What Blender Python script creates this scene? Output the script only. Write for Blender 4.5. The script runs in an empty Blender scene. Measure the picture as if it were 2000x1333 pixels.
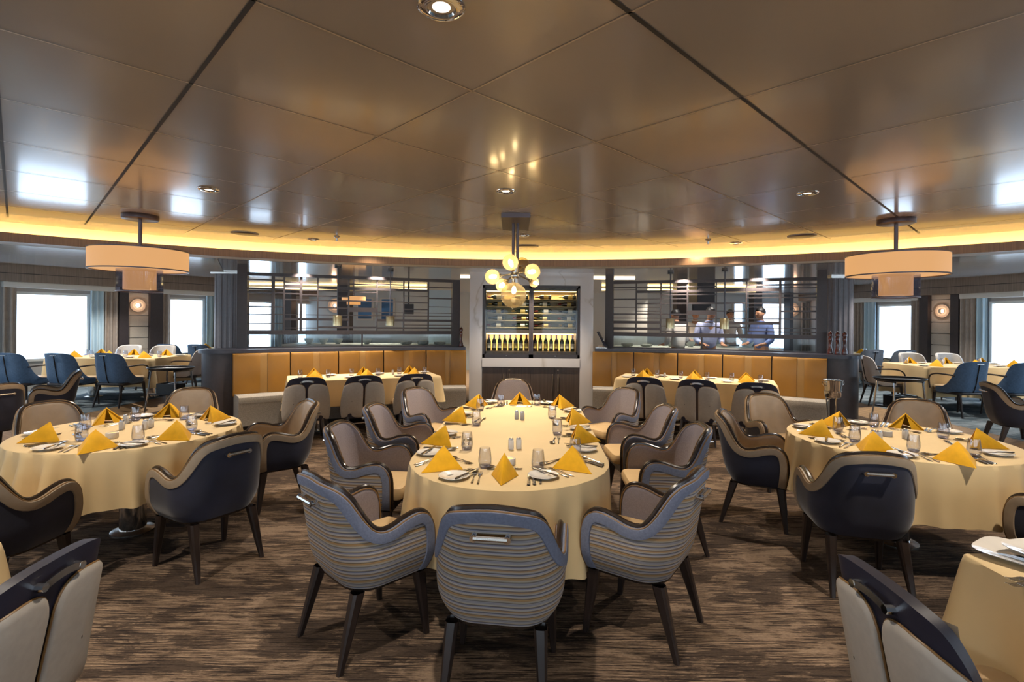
import bpy, bmesh, math, random
from mathutils import Vector, Matrix, Euler
from math import sin, cos, pi, sqrt, radians, atan2
random.seed(7)
S = bpy.context.scene
COL = S.collection
EYE = 1.58
# ------------------------------------------------------------------ camera (18 mm lens, slight roll)
cam = bpy.data.cameras.new('camera'); camo = bpy.data.objects.new('camera', cam); COL.objects.link(camo)
cam.lens = 18.0; cam.sensor_width = 36.0; cam.shift_y = -0.01925; cam.clip_start = 0.05; cam.clip_end = 100
TH = 0.0087
camo.matrix_world = Matrix.Translation((0, 0, EYE)) @ Matrix.Rotation(pi/2, 4, 'X') @ Matrix.Rotation(TH, 4, 'Z')
S.camera = camo

def uv(px, py):
    u = (px-1000)/1000; v = (py-628)/1000
    return u + TH*v, v - TH*u
def G(px, py, z):            # point of the photo on the level z
    u, v = uv(px, py); d = (z-EYE)/(-v)
    return Vector((u*d, d, z))
def Dp(px, py, d):           # point of the photo at depth d
    u, v = uv(px, py)
    return Vector((u*d, d, EYE-v*d))

# ------------------------------------------------------------------ materials
def newmat(name):
    m = bpy.data.materials.new(name); m.use_nodes = True
    nt = m.node_tree; b = nt.nodes['Principled BSDF']
    return m, nt, b
def N(nt, t, **k):
    n = nt.nodes.new(t)
    for a, v in k.items():
        if a.startswith('i_'): n.inputs[a[2:].replace('_', ' ')].default_value = v
        else: setattr(n, a, v)
    return n
def c4(c): return (c[0], c[1], c[2], 1)
def sr(r, g, b):
    f = lambda x: (x/255/12.92) if x/255 <= .04045 else ((x/255+.055)/1.055)**2.4
    return (f(r), f(g), f(b))
def pm(name, col, rough=.5, metal=0, noise=0, scale=20, bump=0, sheen=0, coat=0, spec=.5, stretch=None):
    m, nt, b = newmat(name)
    b.inputs['Base Color'].default_value = c4(col); b.inputs['Roughness'].default_value = rough
    b.inputs['Metallic'].default_value = metal; b.inputs['Specular IOR Level'].default_value = spec
    if sheen: b.inputs['Sheen Weight'].default_value = sheen; b.inputs['Sheen Roughness'].default_value = .4
    if coat: b.inputs['Coat Weight'].default_value = coat; b.inputs['Coat Roughness'].default_value = .08
    if noise or bump:
        tc = N(nt, 'ShaderNodeTexCoord'); mp = N(nt, 'ShaderNodeMapping')
        if stretch: mp.inputs['Scale'].default_value = stretch
        nt.links.new(tc.outputs['Object'], mp.inputs['Vector'])
        nz = N(nt, 'ShaderNodeTexNoise', i_Scale=scale, i_Detail=4.0)
        nt.links.new(mp.outputs[0], nz.inputs['Vector'])
        if noise:
            cr = N(nt, 'ShaderNodeValToRGB')
            cr.color_ramp.elements[0].position = .3; cr.color_ramp.elements[1].position = .7
            cr.color_ramp.elements[0].color = c4([x*(1-noise) for x in col]); cr.color_ramp.elements[1].color = c4([min(1, x*(1+noise)) for x in col])
            nt.links.new(nz.outputs['Fac'], cr.inputs[0]); nt.links.new(cr.outputs[0], b.inputs['Base Color'])
        if bump:
            bp = N(nt, 'ShaderNodeBump', i_Strength=bump, i_Distance=.004)
            nt.links.new(nz.outputs['Fac'], bp.inputs['Height']); nt.links.new(bp.outputs[0], b.inputs['Normal'])
    return m
def em(name, col, st):
    m, nt, b = newmat(name)
    b.inputs['Base Color'].default_value = c4([x*.25 for x in col])
    b.inputs['Emission Color'].default_value = c4(col); b.inputs['Emission Strength'].default_value = st
    return m
def glassmat(name, tint=(1, 1, 1), gl=.04, rough=.02, k=.6, pw_=4.0):
    m, nt, b = newmat(name); nt.nodes.remove(b)
    out = nt.nodes['Material Output']
    tr = N(nt, 'ShaderNodeBsdfTransparent'); tr.inputs[0].default_value = c4(tint)
    g = N(nt, 'ShaderNodeBsdfGlossy'); g.inputs['Roughness'].default_value = rough
    fr = N(nt, 'ShaderNodeLayerWeight'); fr.inputs['Blend'].default_value = .5
    pw = N(nt, 'ShaderNodeMath', operation='POWER'); pw.inputs[1].default_value = pw_; nt.links.new(fr.outputs['Facing'], pw.inputs[0])
    ad = N(nt, 'ShaderNodeMath', operation='MULTIPLY_ADD', use_clamp=True); ad.inputs[1].default_value = k; ad.inputs[2].default_value = gl
    mx = N(nt, 'ShaderNodeMixShader')
    nt.links.new(pw.outputs[0], ad.inputs[0]); nt.links.new(ad.outputs[0], mx.inputs[0])
    nt.links.new(tr.outputs[0], mx.inputs[1]); nt.links.new(g.outputs[0], mx.inputs[2]); nt.links.new(mx.outputs[0], out.inputs[0])
    return m

M = {}
M['velvet'] = pm('navy_velvet', sr(34, 37, 56), .75, noise=.35, scale=5, sheen=.35)
M['cream_leather'] = pm('cream_leather', sr(150, 132, 112), .38, noise=.08, scale=14)
M['cream_band'] = pm('cream_band', sr(158, 140, 118), .5, noise=.06, scale=30)
M['blue_band'] = pm('blue_grey_fabric', sr(116, 122, 142), .85, noise=.12, scale=90, bump=.3)
M['lilac'] = pm('lilac_grey_fabric', sr(138, 130, 136), .8, noise=.1, scale=120, bump=.3)
M['seatc'] = pm('beige_seat_leather', sr(196, 166, 122), .5, noise=.06, scale=12)
M['seatw'] = pm('warm_seat_leather', sr(176, 150, 116), .5, noise=.06, scale=12)
M['trim'] = pm('dark_bronze_trim', sr(44, 34, 28), .25, noise=.2, scale=30)
M['gold'] = pm('ochre_piping', sr(122, 90, 50), .45)
M['leg'] = pm('dark_stained_wood', sr(42, 32, 28), .35, noise=.3, scale=30, stretch=(1, 1, .1))
M['steel'] = pm('brushed_steel', (.62, .60, .57), .25, metal=1)
M['chrome'] = pm('chrome', (.8, .8, .8), .08, metal=1)
M['cutlery'] = pm('polished_cutlery_steel', (.72, .70, .66), .14, metal=1)
M['brass'] = pm('brushed_brass', (.62, .52, .30), .3, metal=1)
M['gunmetal'] = pm('gunmetal', sr(96, 86, 88), .35, metal=.8)
M['black'] = pm('black_plastic', sr(22, 24, 28), .35)
M['tray'] = pm('black_tray', sr(26, 30, 36), .3, noise=.2, scale=8)
M['panel'] = pm('pale_grey_leather', sr(166, 158, 148), .55, noise=.05, scale=40)
M['navyt'] = pm('navy_back_leather', sr(30, 30, 46), .5, noise=.15, scale=10)
M['slate'] = pm('slate_blue_fabric', sr(82, 106, 134), .7, noise=.15, scale=40)
M['slateg'] = pm('grey_blue_fabric', sr(90, 98, 110), .7, noise=.15, scale=40)
M['tweed'] = pm('pale_tweed', sr(200, 194, 188), .85, noise=.12, scale=160, bump=.4)
M['cloth'] = pm('cream_tablecloth', sr(224, 197, 148), .75, noise=.03, scale=6, sheen=.1)
M['napkin'] = pm('golden_yellow_napkin', sr(230, 170, 8), .8, noise=.08, scale=25, sheen=.1)
M['china'] = pm('white_china', sr(238, 232, 222), .15, coat=.5)
M['ceramic'] = pm('white_ceramic', sr(240, 234, 224), .35)
M['glass'] = glassmat('clear_glass', (.91, .92, .96), .05, .04, 1.0, 2.6)
M['glassbase'] = glassmat('thick_glass_base', (.72, .74, .88), .14, .05)
M['pane'] = glassmat('pane_glass', (.95, .97, .97), .01)
def globemat(name, tint, tl, k):
    m = glassmat(name, tint, .02, .03); nt = m.node_tree
    mx = [n for n in nt.nodes if n.type == 'MIX_SHADER'][0]; tr = [n for n in nt.nodes if n.type == 'BSDF_TRANSPARENT'][0]
    t = N(nt, 'ShaderNodeBsdfTranslucent'); t.inputs[0].default_value = c4(tl); m2 = N(nt, 'ShaderNodeMixShader'); m2.inputs[0].default_value = k
    nt.links.new(tr.outputs[0], m2.inputs[1]); nt.links.new(t.outputs[0], m2.inputs[2]); nt.links.new(m2.outputs[0], mx.inputs[1]); return m
M['amber'] = globemat('amber_glass', (.97, .84, .60), (1, .78, .45), .30)
M['smoke'] = globemat('smoked_clear_glass', (.84, .76, .58), (.9, .75, .5), .25)
M['acry'] = glassmat('clear_acrylic', (.80, .82, .92), .05, .05)
M['tan'] = pm('tan_leather', sr(142, 100, 34), .42, noise=.1, scale=3)
M['tanstrip'] = pm('pale_tan_leather', sr(150, 114, 60), .42, noise=.08, scale=5)
M['tweedgrey'] = pm('grey_woven_upholstery', sr(150, 144, 136), .9, noise=.2, scale=90, bump=.4)
M['dark'] = pm('dark_brown_lacquer', sr(58, 52, 54), .4, noise=.12, scale=20)
M['counter'] = pm('charcoal_counter', sr(56, 56, 68), .3, noise=.12, scale=20)
M['wood'] = pm('walnut_fascia', sr(140, 110, 82), .4, noise=.2, scale=60, stretch=(1, 1, .04))
M['frieze'] = pm('grey_wood_frieze', sr(124, 110, 98), .5, noise=.2, scale=60, stretch=(1, 1, .04))
M['cabwood'] = pm('dark_oak_veneer', sr(78, 66, 58), .4, noise=.25, scale=40, stretch=(1, 1, .04))
M['fluted'] = pm('grey_fluted_panel', sr(112, 108, 112), .35, noise=.08, scale=20)
M['cladding'] = pm('pale_textured_cladding', sr(206, 196, 182), .8, noise=.08, scale=100, bump=.4)
M['white'] = pm('white_paint', sr(214, 212, 206), .6)
M['walls'] = pm('warm_grey_wall', sr(176, 170, 164), .6)
M['drape'] = pm('grey_taupe_curtain', sr(168, 156, 146), .8, noise=.08, scale=12)
M['sheer'] = pm('pale_blue_sheer', sr(190, 214, 228), .8)
M['woodfloor'] = pm('light_oak_floor', sr(176, 144, 108), .45, noise=.2, scale=8, stretch=(.2, 3, 1))
M['seam'] = pm('pale_ceiling_joint', sr(214, 196, 168), .35, metal=.3)
M['seamd'] = pm('dark_ceiling_gap', sr(40, 36, 34), .6)
M['mill'] = pm('mahogany_mill', sr(84, 36, 26), .25, coat=.5)
M['label'] = pm('paper_label', sr(228, 216, 190), .7)
M['labeld'] = pm('straw_label', sr(206, 176, 100), .7)
M['bottle'] = pm('dark_green_bottle', sr(24, 34, 20), .12, coat=.6)
M['bottleb'] = pm('brown_bottle', sr(44, 24, 14), .12, coat=.6)
M['foilr'] = pm('red_foil', sr(128, 30, 24), .35, metal=.3)
M['foilk'] = pm('dark_foil', sr(36, 30, 32), .35, metal=.3)
M['foilg'] = pm('gold_foil', sr(190, 150, 70), .3, metal=.7)
M['shelf'] = pm('pale_shelf', sr(214, 188, 130), .4)
M['backpanel'] = pm('beige_cabinet_lining', sr(190, 168, 120), .5)
M['skin'] = pm('skin', sr(190, 138, 106), .5)
M['hair'] = pm('black_hair', sr(22, 20, 22), .5)
M['shirtw'] = pm('white_shirt', sr(220, 210, 198), .8)
M['shirtb'] = pm('pale_blue_shirt', sr(186, 192, 226), .8, noise=.1, scale=60)
M['shirtd'] = pm('blue_shirt', sr(120, 142, 200), .8)
M['trouser'] = pm('dark_trousers', sr(34, 34, 40), .8)
M['shade'] = em('lit_fabric_shade', (.70, .36, .14), 1.0)
M['shade2'] = em('lit_inner_shade', (.72, .34, .11), .95)
M['bulb'] = em('warm_bulb', (1.0, .80, .50), 40)
M['glow'] = em('soft_globe_light', (1.0, .80, .55), 4)
M['led'] = em('amber_led_strip', (1.0, .62, .16), 75)
M['ledw'] = em('cabinet_led', (1.0, .70, .28), 6)
M['lamp'] = em('downlight_lens', (1.0, .86, .66), 5)
M['screen'] = em('tv_screen', (.02, .02, .025), .3)
M['candle'] = em('tea_light_flame', (1.0, .66, .2), 1.2)
M['window'] = em('daylight_window', (.60, .78, 1.0), 5.5)
M['window2'] = em('bright_daylight_window', (.72, .86, 1.0), 7.0)
M['halo'] = em('sconce_halo', (1.0, .60, .36), .9)
M['halo2'] = pm('sconce_disc', sr(214, 196, 176), .6)
M['sea'] = pm('seascape_picture', sr(70, 120, 170), .4, noise=.6, scale=3, stretch=(.4, 1, 3))
M['teal'] = glassmat('fluted_pale_glass', (.62, .74, .75), .12, .1)

def striped():
    m, nt, b = newmat('striped_fabric'); b.inputs['Roughness'].default_value = .85
    tc = N(nt, 'ShaderNodeTexCoord'); sp = N(nt, 'ShaderNodeSeparateXYZ'); nt.links.new(tc.outputs['Object'], sp.inputs[0])
    nz = N(nt, 'ShaderNodeTexNoise', i_Scale=6.0, i_Detail=2.0); nt.links.new(tc.outputs['Object'], nz.inputs['Vector'])
    def lin(src, mul, add=0):
        a = N(nt, 'ShaderNodeMath', operation='MULTIPLY_ADD'); nt.links.new(src, a.inputs[0]); a.inputs[1].default_value = mul; a.inputs[2].default_value = add; return a.outputs[0]
    zz = N(nt, 'ShaderNodeMath', operation='ADD'); nt.links.new(sp.outputs['Z'], zz.inputs[0]); nt.links.new(lin(nz.outputs['Fac'], .008), zz.inputs[1])
    fr = N(nt, 'ShaderNodeMath', operation='FRACT'); nt.links.new(lin(zz.outputs[0], 11), fr.inputs[0])
    cr = N(nt, 'ShaderNodeValToRGB'); cr.color_ramp.interpolation = 'LINEAR'
    cols = [(0, (150, 146, 150)), (.08, (150, 146, 150)), (.1, (96, 88, 84)), (.16, (176, 166, 150)), (.24, (168, 134, 92)), (.3, (176, 140, 92)), (.33, (92, 74, 60)),
            (.38, (190, 176, 158)), (.46, (150, 150, 166)), (.5, (74, 70, 76)), (.55, (176, 168, 160)), (.63, (176, 140, 96)), (.69, (110, 96, 92)), (.74, (196, 184, 168)), (.82, (142, 142, 160)), (.87, (84, 74, 70)), (.93, (186, 172, 152)), (1, (150, 146, 150))]
    els = cr.color_ramp.elements
    els[0].position = 0; els[0].color = c4(sr(*cols[0][1])); els[1].position = 1; els[1].color = c4(sr(*cols[-1][1]))
    for p, c in cols[1:-1]:
        e = els.new(p); e.color = c4(sr(*c))
    nt.links.new(fr.outputs[0], cr.inputs[0])
    f2 = N(nt, 'ShaderNodeMath', operation='SINE'); nt.links.new(lin(zz.outputs[0], 1000), f2.inputs[0])
    mx = N(nt, 'ShaderNodeMixRGB', blend_type='MULTIPLY'); mx.inputs[0].default_value = .35
    g = lin(f2.outputs[0], .3, .75)
    nt.links.new(cr.outputs[0], mx.inputs[1]); nt.links.new(g, mx.inputs[2]); nt.links.new(mx.outputs[0], b.inputs['Base Color'])
    bp = N(nt, 'ShaderNodeBump', i_Strength=.12, i_Distance=.002); nt.links.new(f2.outputs[0], bp.inputs['Height']); nt.links.new(bp.outputs[0], b.inputs['Normal'])
    return m
M['stripe'] = striped()

def carpet(name='patterned_carpet', A=((34, 30, 30), (62, 53, 48), (126, 106, 88), (172, 148, 124)), B=(36, 31, 32), C=(150, 128, 108)):
    m, nt, b = newmat(name); b.inputs['Roughness'].default_value = .95; b.inputs['Specular IOR Level'].default_value = .1
    tc = N(nt, 'ShaderNodeTexCoord')
    def nz(scale, st, det=4, dist=0, rough=.55):
        mp = N(nt, 'ShaderNodeMapping'); mp.inputs['Scale'].default_value = st; nt.links.new(tc.outputs['Object'], mp.inputs[0])
        n = N(nt, 'ShaderNodeTexNoise', i_Scale=scale, i_Detail=det, i_Distortion=dist, i_Roughness=rough); nt.links.new(mp.outputs[0], n.inputs['Vector']); return n.outputs['Fac']
    def ramp(src, st):
        cr = N(nt, 'ShaderNodeValToRGB'); e = cr.color_ramp.elements
        e[0].position, e[0].color = st[0][0], c4(st[0][1]); e[1].position, e[1].color = st[-1][0], c4(st[-1][1])
        for p, c in st[1:-1]:
            x = e.new(p); x.color = c4(c)
        nt.links.new(src, cr.inputs[0]); return cr.outputs[0]
    streak = nz(1.0, (4.5, 95, 1), 5, 0, .7)
    patch = nz(2.0, (.75, 1.9, 1), 9, .4, .7)
    fine = nz(1.0, (60, 260, 1), 3)
    k1 = ramp(streak, [(.30, sr(*A[0])), (.43, sr(*A[1])), (.53, sr(*A[2])), (.64, sr(*A[3]))])
    pf = ramp(patch, [(.51, (0, 0, 0)), (.54, (1, 1, 1))])
    light = ramp(patch, [(.40, (1, 1, 1)), (.445, (0, 0, 0))])
    inv = ramp(streak, [(.36, (.1, .1, .1)), (.60, (.8, .8, .8))])
    mx = N(nt, 'ShaderNodeMixRGB'); mul = N(nt, 'ShaderNodeMixRGB', blend_type='MULTIPLY'); mul.inputs[0].default_value = 1
    nt.links.new(pf, mul.inputs[1]); nt.links.new(inv, mul.inputs[2]); nt.links.new(mul.outputs[0], mx.inputs[0])
    nt.links.new(k1, mx.inputs[1]); mx.inputs[2].default_value = c4(sr(*B))
    m2 = N(nt, 'ShaderNodeMixRGB'); a = N(nt, 'ShaderNodeMath', operation='MULTIPLY'); nt.links.new(light, a.inputs[0]); a.inputs[1].default_value = .75
    nt.links.new(a.outputs[0], m2.inputs[0]); nt.links.new(mx.outputs[0], m2.inputs[1]); m2.inputs[2].default_value = c4(sr(*C))
    m3 = N(nt, 'ShaderNodeMixRGB', blend_type='MULTIPLY'); m3.inputs[0].default_value = 1
    f = ramp(fine, [(.3, (.6, .6, .6)), (.7, (1, 1, 1))])
    nt.links.new(m2.outputs[0], m3.inputs[1]); nt.links.new(f, m3.inputs[2]); nt.links.new(m3.outputs[0], b.inputs['Base Color'])
    bp = N(nt, 'ShaderNodeBump', i_Strength=.4, i_Distance=.004); nt.links.new(fine, bp.inputs['Height']); nt.links.new(bp.outputs[0], b.inputs['Normal'])
    return m
M['carpet'] = carpet()
M['carpet_daylit'] = carpet('daylit_blue_grey_carpet', ((70, 84, 92), (98, 112, 120), (142, 154, 160), (180, 190, 194)), (76, 92, 102), (160, 170, 176))  # carpet pattern recoloured: bluish window daylight put into its tones
def marble():
    m, nt, b = newmat('white_veined_marble'); b.inputs['Roughness'].default_value = .12
    tc = N(nt, 'ShaderNodeTexCoord'); mp = N(nt, 'ShaderNodeMapping'); mp.inputs['Rotation'].default_value = (0, .6, .3); nt.links.new(tc.outputs['Object'], mp.inputs[0])
    w = N(nt, 'ShaderNodeTexNoise', i_Scale=.55, i_Detail=5.0, i_Distortion=.8); nt.links.new(mp.outputs[0], w.inputs['Vector'])
    s = N(nt, 'ShaderNodeMath', operation='SUBTRACT'); nt.links.new(w.outputs['Fac'], s.inputs[0]); s.inputs[1].default_value = .5
    ab = N(nt, 'ShaderNodeMath', operation='ABSOLUTE'); nt.links.new(s.outputs[0], ab.inputs[0])
    cr = N(nt, 'ShaderNodeValToRGB'); e = cr.color_ramp.elements
    e[0].position, e[0].color = 0, c4(sr(188, 180, 172)); e[1].position, e[1].color = .020, c4(sr(214, 210, 208))
    x = e.new(.008); x.color = c4(sr(206, 201, 196))
    nt.links.new(ab.outputs[0], cr.inputs[0]); nt.links.new(cr.outputs[0], b.inputs['Base Color'])
    return m
M['marble'] = marble()
def ceilm():
    m, nt, b = newmat('satin_metal_ceiling')
    b.inputs['Base Color'].default_value = c4(sr(176, 164, 150)); b.inputs['Metallic'].default_value = .2
    b.inputs['Roughness'].default_value = .25; b.inputs['Coat Weight'].default_value = .5; b.inputs['Coat Roughness'].default_value = .1
    return m
M['ceil'] = ceilm()
M['ceil2'] = pm('glossy_low_ceiling', sr(196, 198, 200), .14, metal=.15, coat=.5)
M['rearw'] = pm('pale_grey_wall', sr(196, 204, 206), .5)

# ------------------------------------------------------------------ mesh helpers
class MB:
    def __init__(s): s.v = []; s.f = []; s.m = []; s.mi = 0
    def add(s, vs, fs):
        o = len(s.v); s.v += [tuple(x) for x in vs]
        for f in fs: s.f.append([i+o for i in f]); s.m.append(s.mi)
        return s
    def grid(s, rows, closed_u=False, closed_v=False):      # rows[j][i]
        nj = len(rows); ni = len(rows[0]); vs = [p for r in rows for p in r]; fs = []
        for j in range(nj if closed_v else nj-1):
            for i in range(ni if closed_u else ni-1):
                a = j*ni+i; b = j*ni+(i+1) % ni; c = ((j+1) % nj)*ni+(i+1) % ni; d = ((j+1) % nj)*ni+i
                fs.append((a, b, c, d))
        return s.add(vs, fs)
    def box(s, x0, x1, y0, y1, z0, z1, rz=0, c=(0, 0, 0)):
        pts = [(x, y, z) for z in (z0, z1) for x, y in ((x0, y0), (x1, y0), (x1, y1), (x0, y1))]
        if rz or c != (0, 0, 0):
            pts = [(c[0]+x*cos(rz)-y*sin(rz), c[1]+x*sin(rz)+y*cos(rz), c[2]+z) for x, y, z in pts]
        return s.add(pts, [(0, 3, 2, 1), (4, 5, 6, 7), (0, 1, 5, 4), (1, 2, 6, 5), (2, 3, 7, 6), (3, 0, 4, 7)])
    def rbox(s, x0, x1, y0, y1, z0, z1, r=.01, n=3):      # box with rounded vertical edges and a soft top rim
        def ring(ins, z):
            out = []
            rr = max(r-ins, .0005)
            for cx, cy, a0 in ((x1-r, y1-r, 0), (x0+r, y1-r, pi/2), (x0+r, y0+r, pi), (x1-r, y0+r, 1.5*pi)):
                for k in range(n+1):
                    a = a0+k/n*pi/2; out.append((cx+rr*cos(a), cy+rr*sin(a), z))
            return out
        e = min(r*.6, (z1-z0)*.4)
        rings = [ring(e, z0), ring(e*.3, z0+e*.3), ring(0, z0+e), ring(0, z1-e), ring(e*.3, z1-e*.3), ring(e, z1)]
        s.grid(rings, closed_u=True); nn = len(rings[0]); o = len(s.v)
        s.f.append([o-nn+i for i in range(nn)]); s.m.append(s.mi)
        s.f.append([o-6*nn+nn-1-i for i in range(nn)]); s.m.append(s.mi)
        return s
    def lathe(s, prof, n=20, c=(0, 0, 0), caps=False, sx=1, sy=1):
        rows = [[(c[0]+r*cos(2*pi*i/n)*sx, c[1]+r*sin(2*pi*i/n)*sy, c[2]+z) for i in range(n)] for r, z in prof]
        s.grid(rows, closed_u=True); o = len(s.v)
        if caps:
            s.f.append([o-n+i for i in range(n)]); s.m.append(s.mi)
            s.f.append([o-n*len(prof)+n-1-i for i in range(n)]); s.m.append(s.mi)
        return s
    def tube(s, pts, r, n=8, closed=False, cap=True, rr=None):
        pts = [Vector(p) for p in pts]; rows = []; L = len(pts); up = None
        for i, p in enumerate(pts):
            if closed: t = pts[(i+1) % L]-pts[i-1]
            else: t = pts[min(i+1, L-1)]-pts[max(i-1, 0)]
            if t.length < 1e-9: t = Vector((0, 0, 1))
            t.normalize()
            if up is None: up = Vector((0, 0, 1)) if abs(t.z) < .9 else Vector((1, 0, 0))
            a = up-t*up.dot(t)
            if a.length < 1e-4: a = t.orthogonal()
            a.normalize(); up = a; b = t.cross(a); q = rr[i] if rr else r
            rows.append([p+(a*cos(2*pi*k/n)+b*sin(2*pi*k/n))*q for k in range(n)])
        s.grid(rows, closed_u=True, closed_v=closed)
        if cap and not closed:
            o = len(s.v); s.f.append([o-n+i for i in range(n)]); s.m.append(s.mi)
            s.f.append([o-n*L+n-1-i for i in range(n)]); s.m.append(s.mi)
        return s
    def sphere(s, c, r, n=16, sz=1):
        return s.lathe([(r*sin(pi*j/(n//2)) if 0 < j < n//2 else 1e-4, -r*sz*cos(pi*j/(n//2))) for j in range(n//2+1)], n, c)
    def prism(s, poly, z0, z1):
        n = len(poly); o = len(s.v)
        s.v += [(x, y, z0) for x, y in poly]+[(x, y, z1) for x, y in poly]
        for i in range(n): s.f.append([o+i, o+(i+1) % n, o+n+(i+1) % n, o+n+i]); s.m.append(s.mi)
        s.f.append([o+n-1-i for i in range(n)]); s.m.append(s.mi); s.f.append([o+n+i for i in range(n)]); s.m.append(s.mi)
        return s
    def build(s, name, mats, parent=None, smooth=True, loc=None, fix=True, ang=40):
        me = bpy.data.meshes.new(name); me.from_pydata(s.v, [], s.f)
        if not isinstance(mats, (list, tuple)): mats = [mats]
        for m in mats: me.materials.append(M[m] if isinstance(m, str) else m)
        for p, i in zip(me.polygons, s.m): p.material_index = i
        if fix:
            bm = bmesh.new(); bm.from_mesh(me); bmesh.ops.remove_doubles(bm, verts=bm.verts, dist=1e-5)
            bmesh.ops.recalc_face_normals(bm, faces=bm.faces); bm.to_mesh(me); bm.free()
        if smooth:
            me.shade_smooth()
            me.set_sharp_from_angle(angle=radians(ang))
        o = bpy.data.objects.new(name, me); COL.objects.link(o)
        if parent: o.parent = parent
        if loc is not None: o.location = loc
        return o
def tag(o, label, cat, group=None, kind=None):
    o['label'] = label; o['category'] = cat
    if group: o['group'] = group
    if kind: o['kind'] = kind
    return o
def thing(name, label, cat, loc=(0, 0, 0), rz=0, group=None):
    o = bpy.data.objects.new(name, None); COL.objects.link(o); o.empty_display_size = .1
    o.location = loc; o.rotation_euler = (0, 0, rz); return tag(o, label, cat, group)
def struct(o, kind='structure'):
    o['kind'] = kind; return o
def dup(root, loc=None, rz=None, label=None, group=None):
    def cp(o, par):
        c = o.copy(); COL.objects.link(c); c.parent = par
        for ch in kids.get(o.name, ()): cp(ch, c)
        return c
    kids = {}
    def scan(o):
        kids[o.name] = list(o.children)
        for ch in o.children: scan(ch)
    scan(root)
    r = cp(root, None)
    if loc is not None: r.location = loc
    if rz is not None: r.rotation_euler = (0, 0, rz)
    if label: r['label'] = label
    if group: r['group'] = group
    return r
def catmull(pts, n=4):
    out = []; L = len(pts)
    for i in range(L-1):
        p0 = pts[max(i-1, 0)]; p1 = pts[i]; p2 = pts[i+1]; p3 = pts[min(i+2, L-1)]
        for k in range(n):
            t = k/n
            out.append(tuple(.5*((2*b)+(-a+c)*t+(2*a-5*b+4*c-d)*t*t+(-a+3*b-3*c+d)*t**3) for a, b, c, d in zip(p0, p1, p2, p3)))
    out.append(tuple(pts[-1])); return out
sm = lambda t: (lambda x: x*x*(3-2*x))(max(0, min(1, t)))
# ------------------------------------------------------------------ chairs
class Shell:
    def __init__(s, hb, R, yb, lean, zb, flare=.055, ztop=.85):
        s.hb, s.R, s.yb, s.lean, s.zb, s.flare, s.zt = hb, R, yb, lean, zb, flare, ztop
    def plan(s, q):
        a = abs(q); sg = 1 if q >= 0 else -1; arc = s.R*pi/2
        if a <= s.hb: return (q, s.yb), (0, -1), 1.0
        if a <= s.hb+arc:
            t = (a-s.hb)/s.R
            return (sg*(s.hb+s.R*sin(t)), s.yb+s.R*(1-cos(t))), (sg*sin(t), -cos(t)), 1-sm((a-s.hb)/arc)*.85
        e = a-s.hb-arc
        return (sg*(s.hb+s.R), s.yb+s.R+e), (sg, 0), .15
    def P(s, q, z, off=0):
        (x, y), n, w = s.plan(q)
        t = max(0, min(1, (z-s.zb)/.16)); fl = -s.flare*(1-t)**2.4
        ln = s.lean*w*max(0, (z-.42)/(s.zt-.42))
        return Vector((x+n[0]*(off+fl), y+n[1]*(off+fl)-ln, z))
def both(half):                # silhouette from the right front bottom over the top to the left
    r = [tuple(p) for p in half]
    return r+[(-q, z) for q, z in reversed(r[:-1])]
def inset(sil, d):
    out = []
    L = len(sil)
    for i, (q, z) in enumerate(sil):
        a = sil[max(i-1, 0)]; b = sil[min(i+1, L-1)]
        tq, tz = b[0]-a[0], b[1]-a[1]; l = math.hypot(tq, tz) or 1
        out.append((q-tz/l*d*1.0, z+tq/l*d*1.0) if False else (q+(-tz/l)*d, z+(tq/l)*d))
    return out
def clampq(pts):
    return pts
TUB = both(catmull([(.652, .335), (.664, .42), (.668, .52), (.655, .59), (.62, .632), (.57, .645), (.50, .632), (.44, .612), (.385, .606), (.342, .622), (.308, .665), (.278, .72), (.248, .775), (.208, .815), (.155, .836), (.09, .846), (0, .85)], 3))
TUB = [((abs(q)-.02 if abs(q) > .1 else abs(q)*.8)*(1 if q > 0 else -1), z) for q, z in TUB]
TH_ = .045
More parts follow.
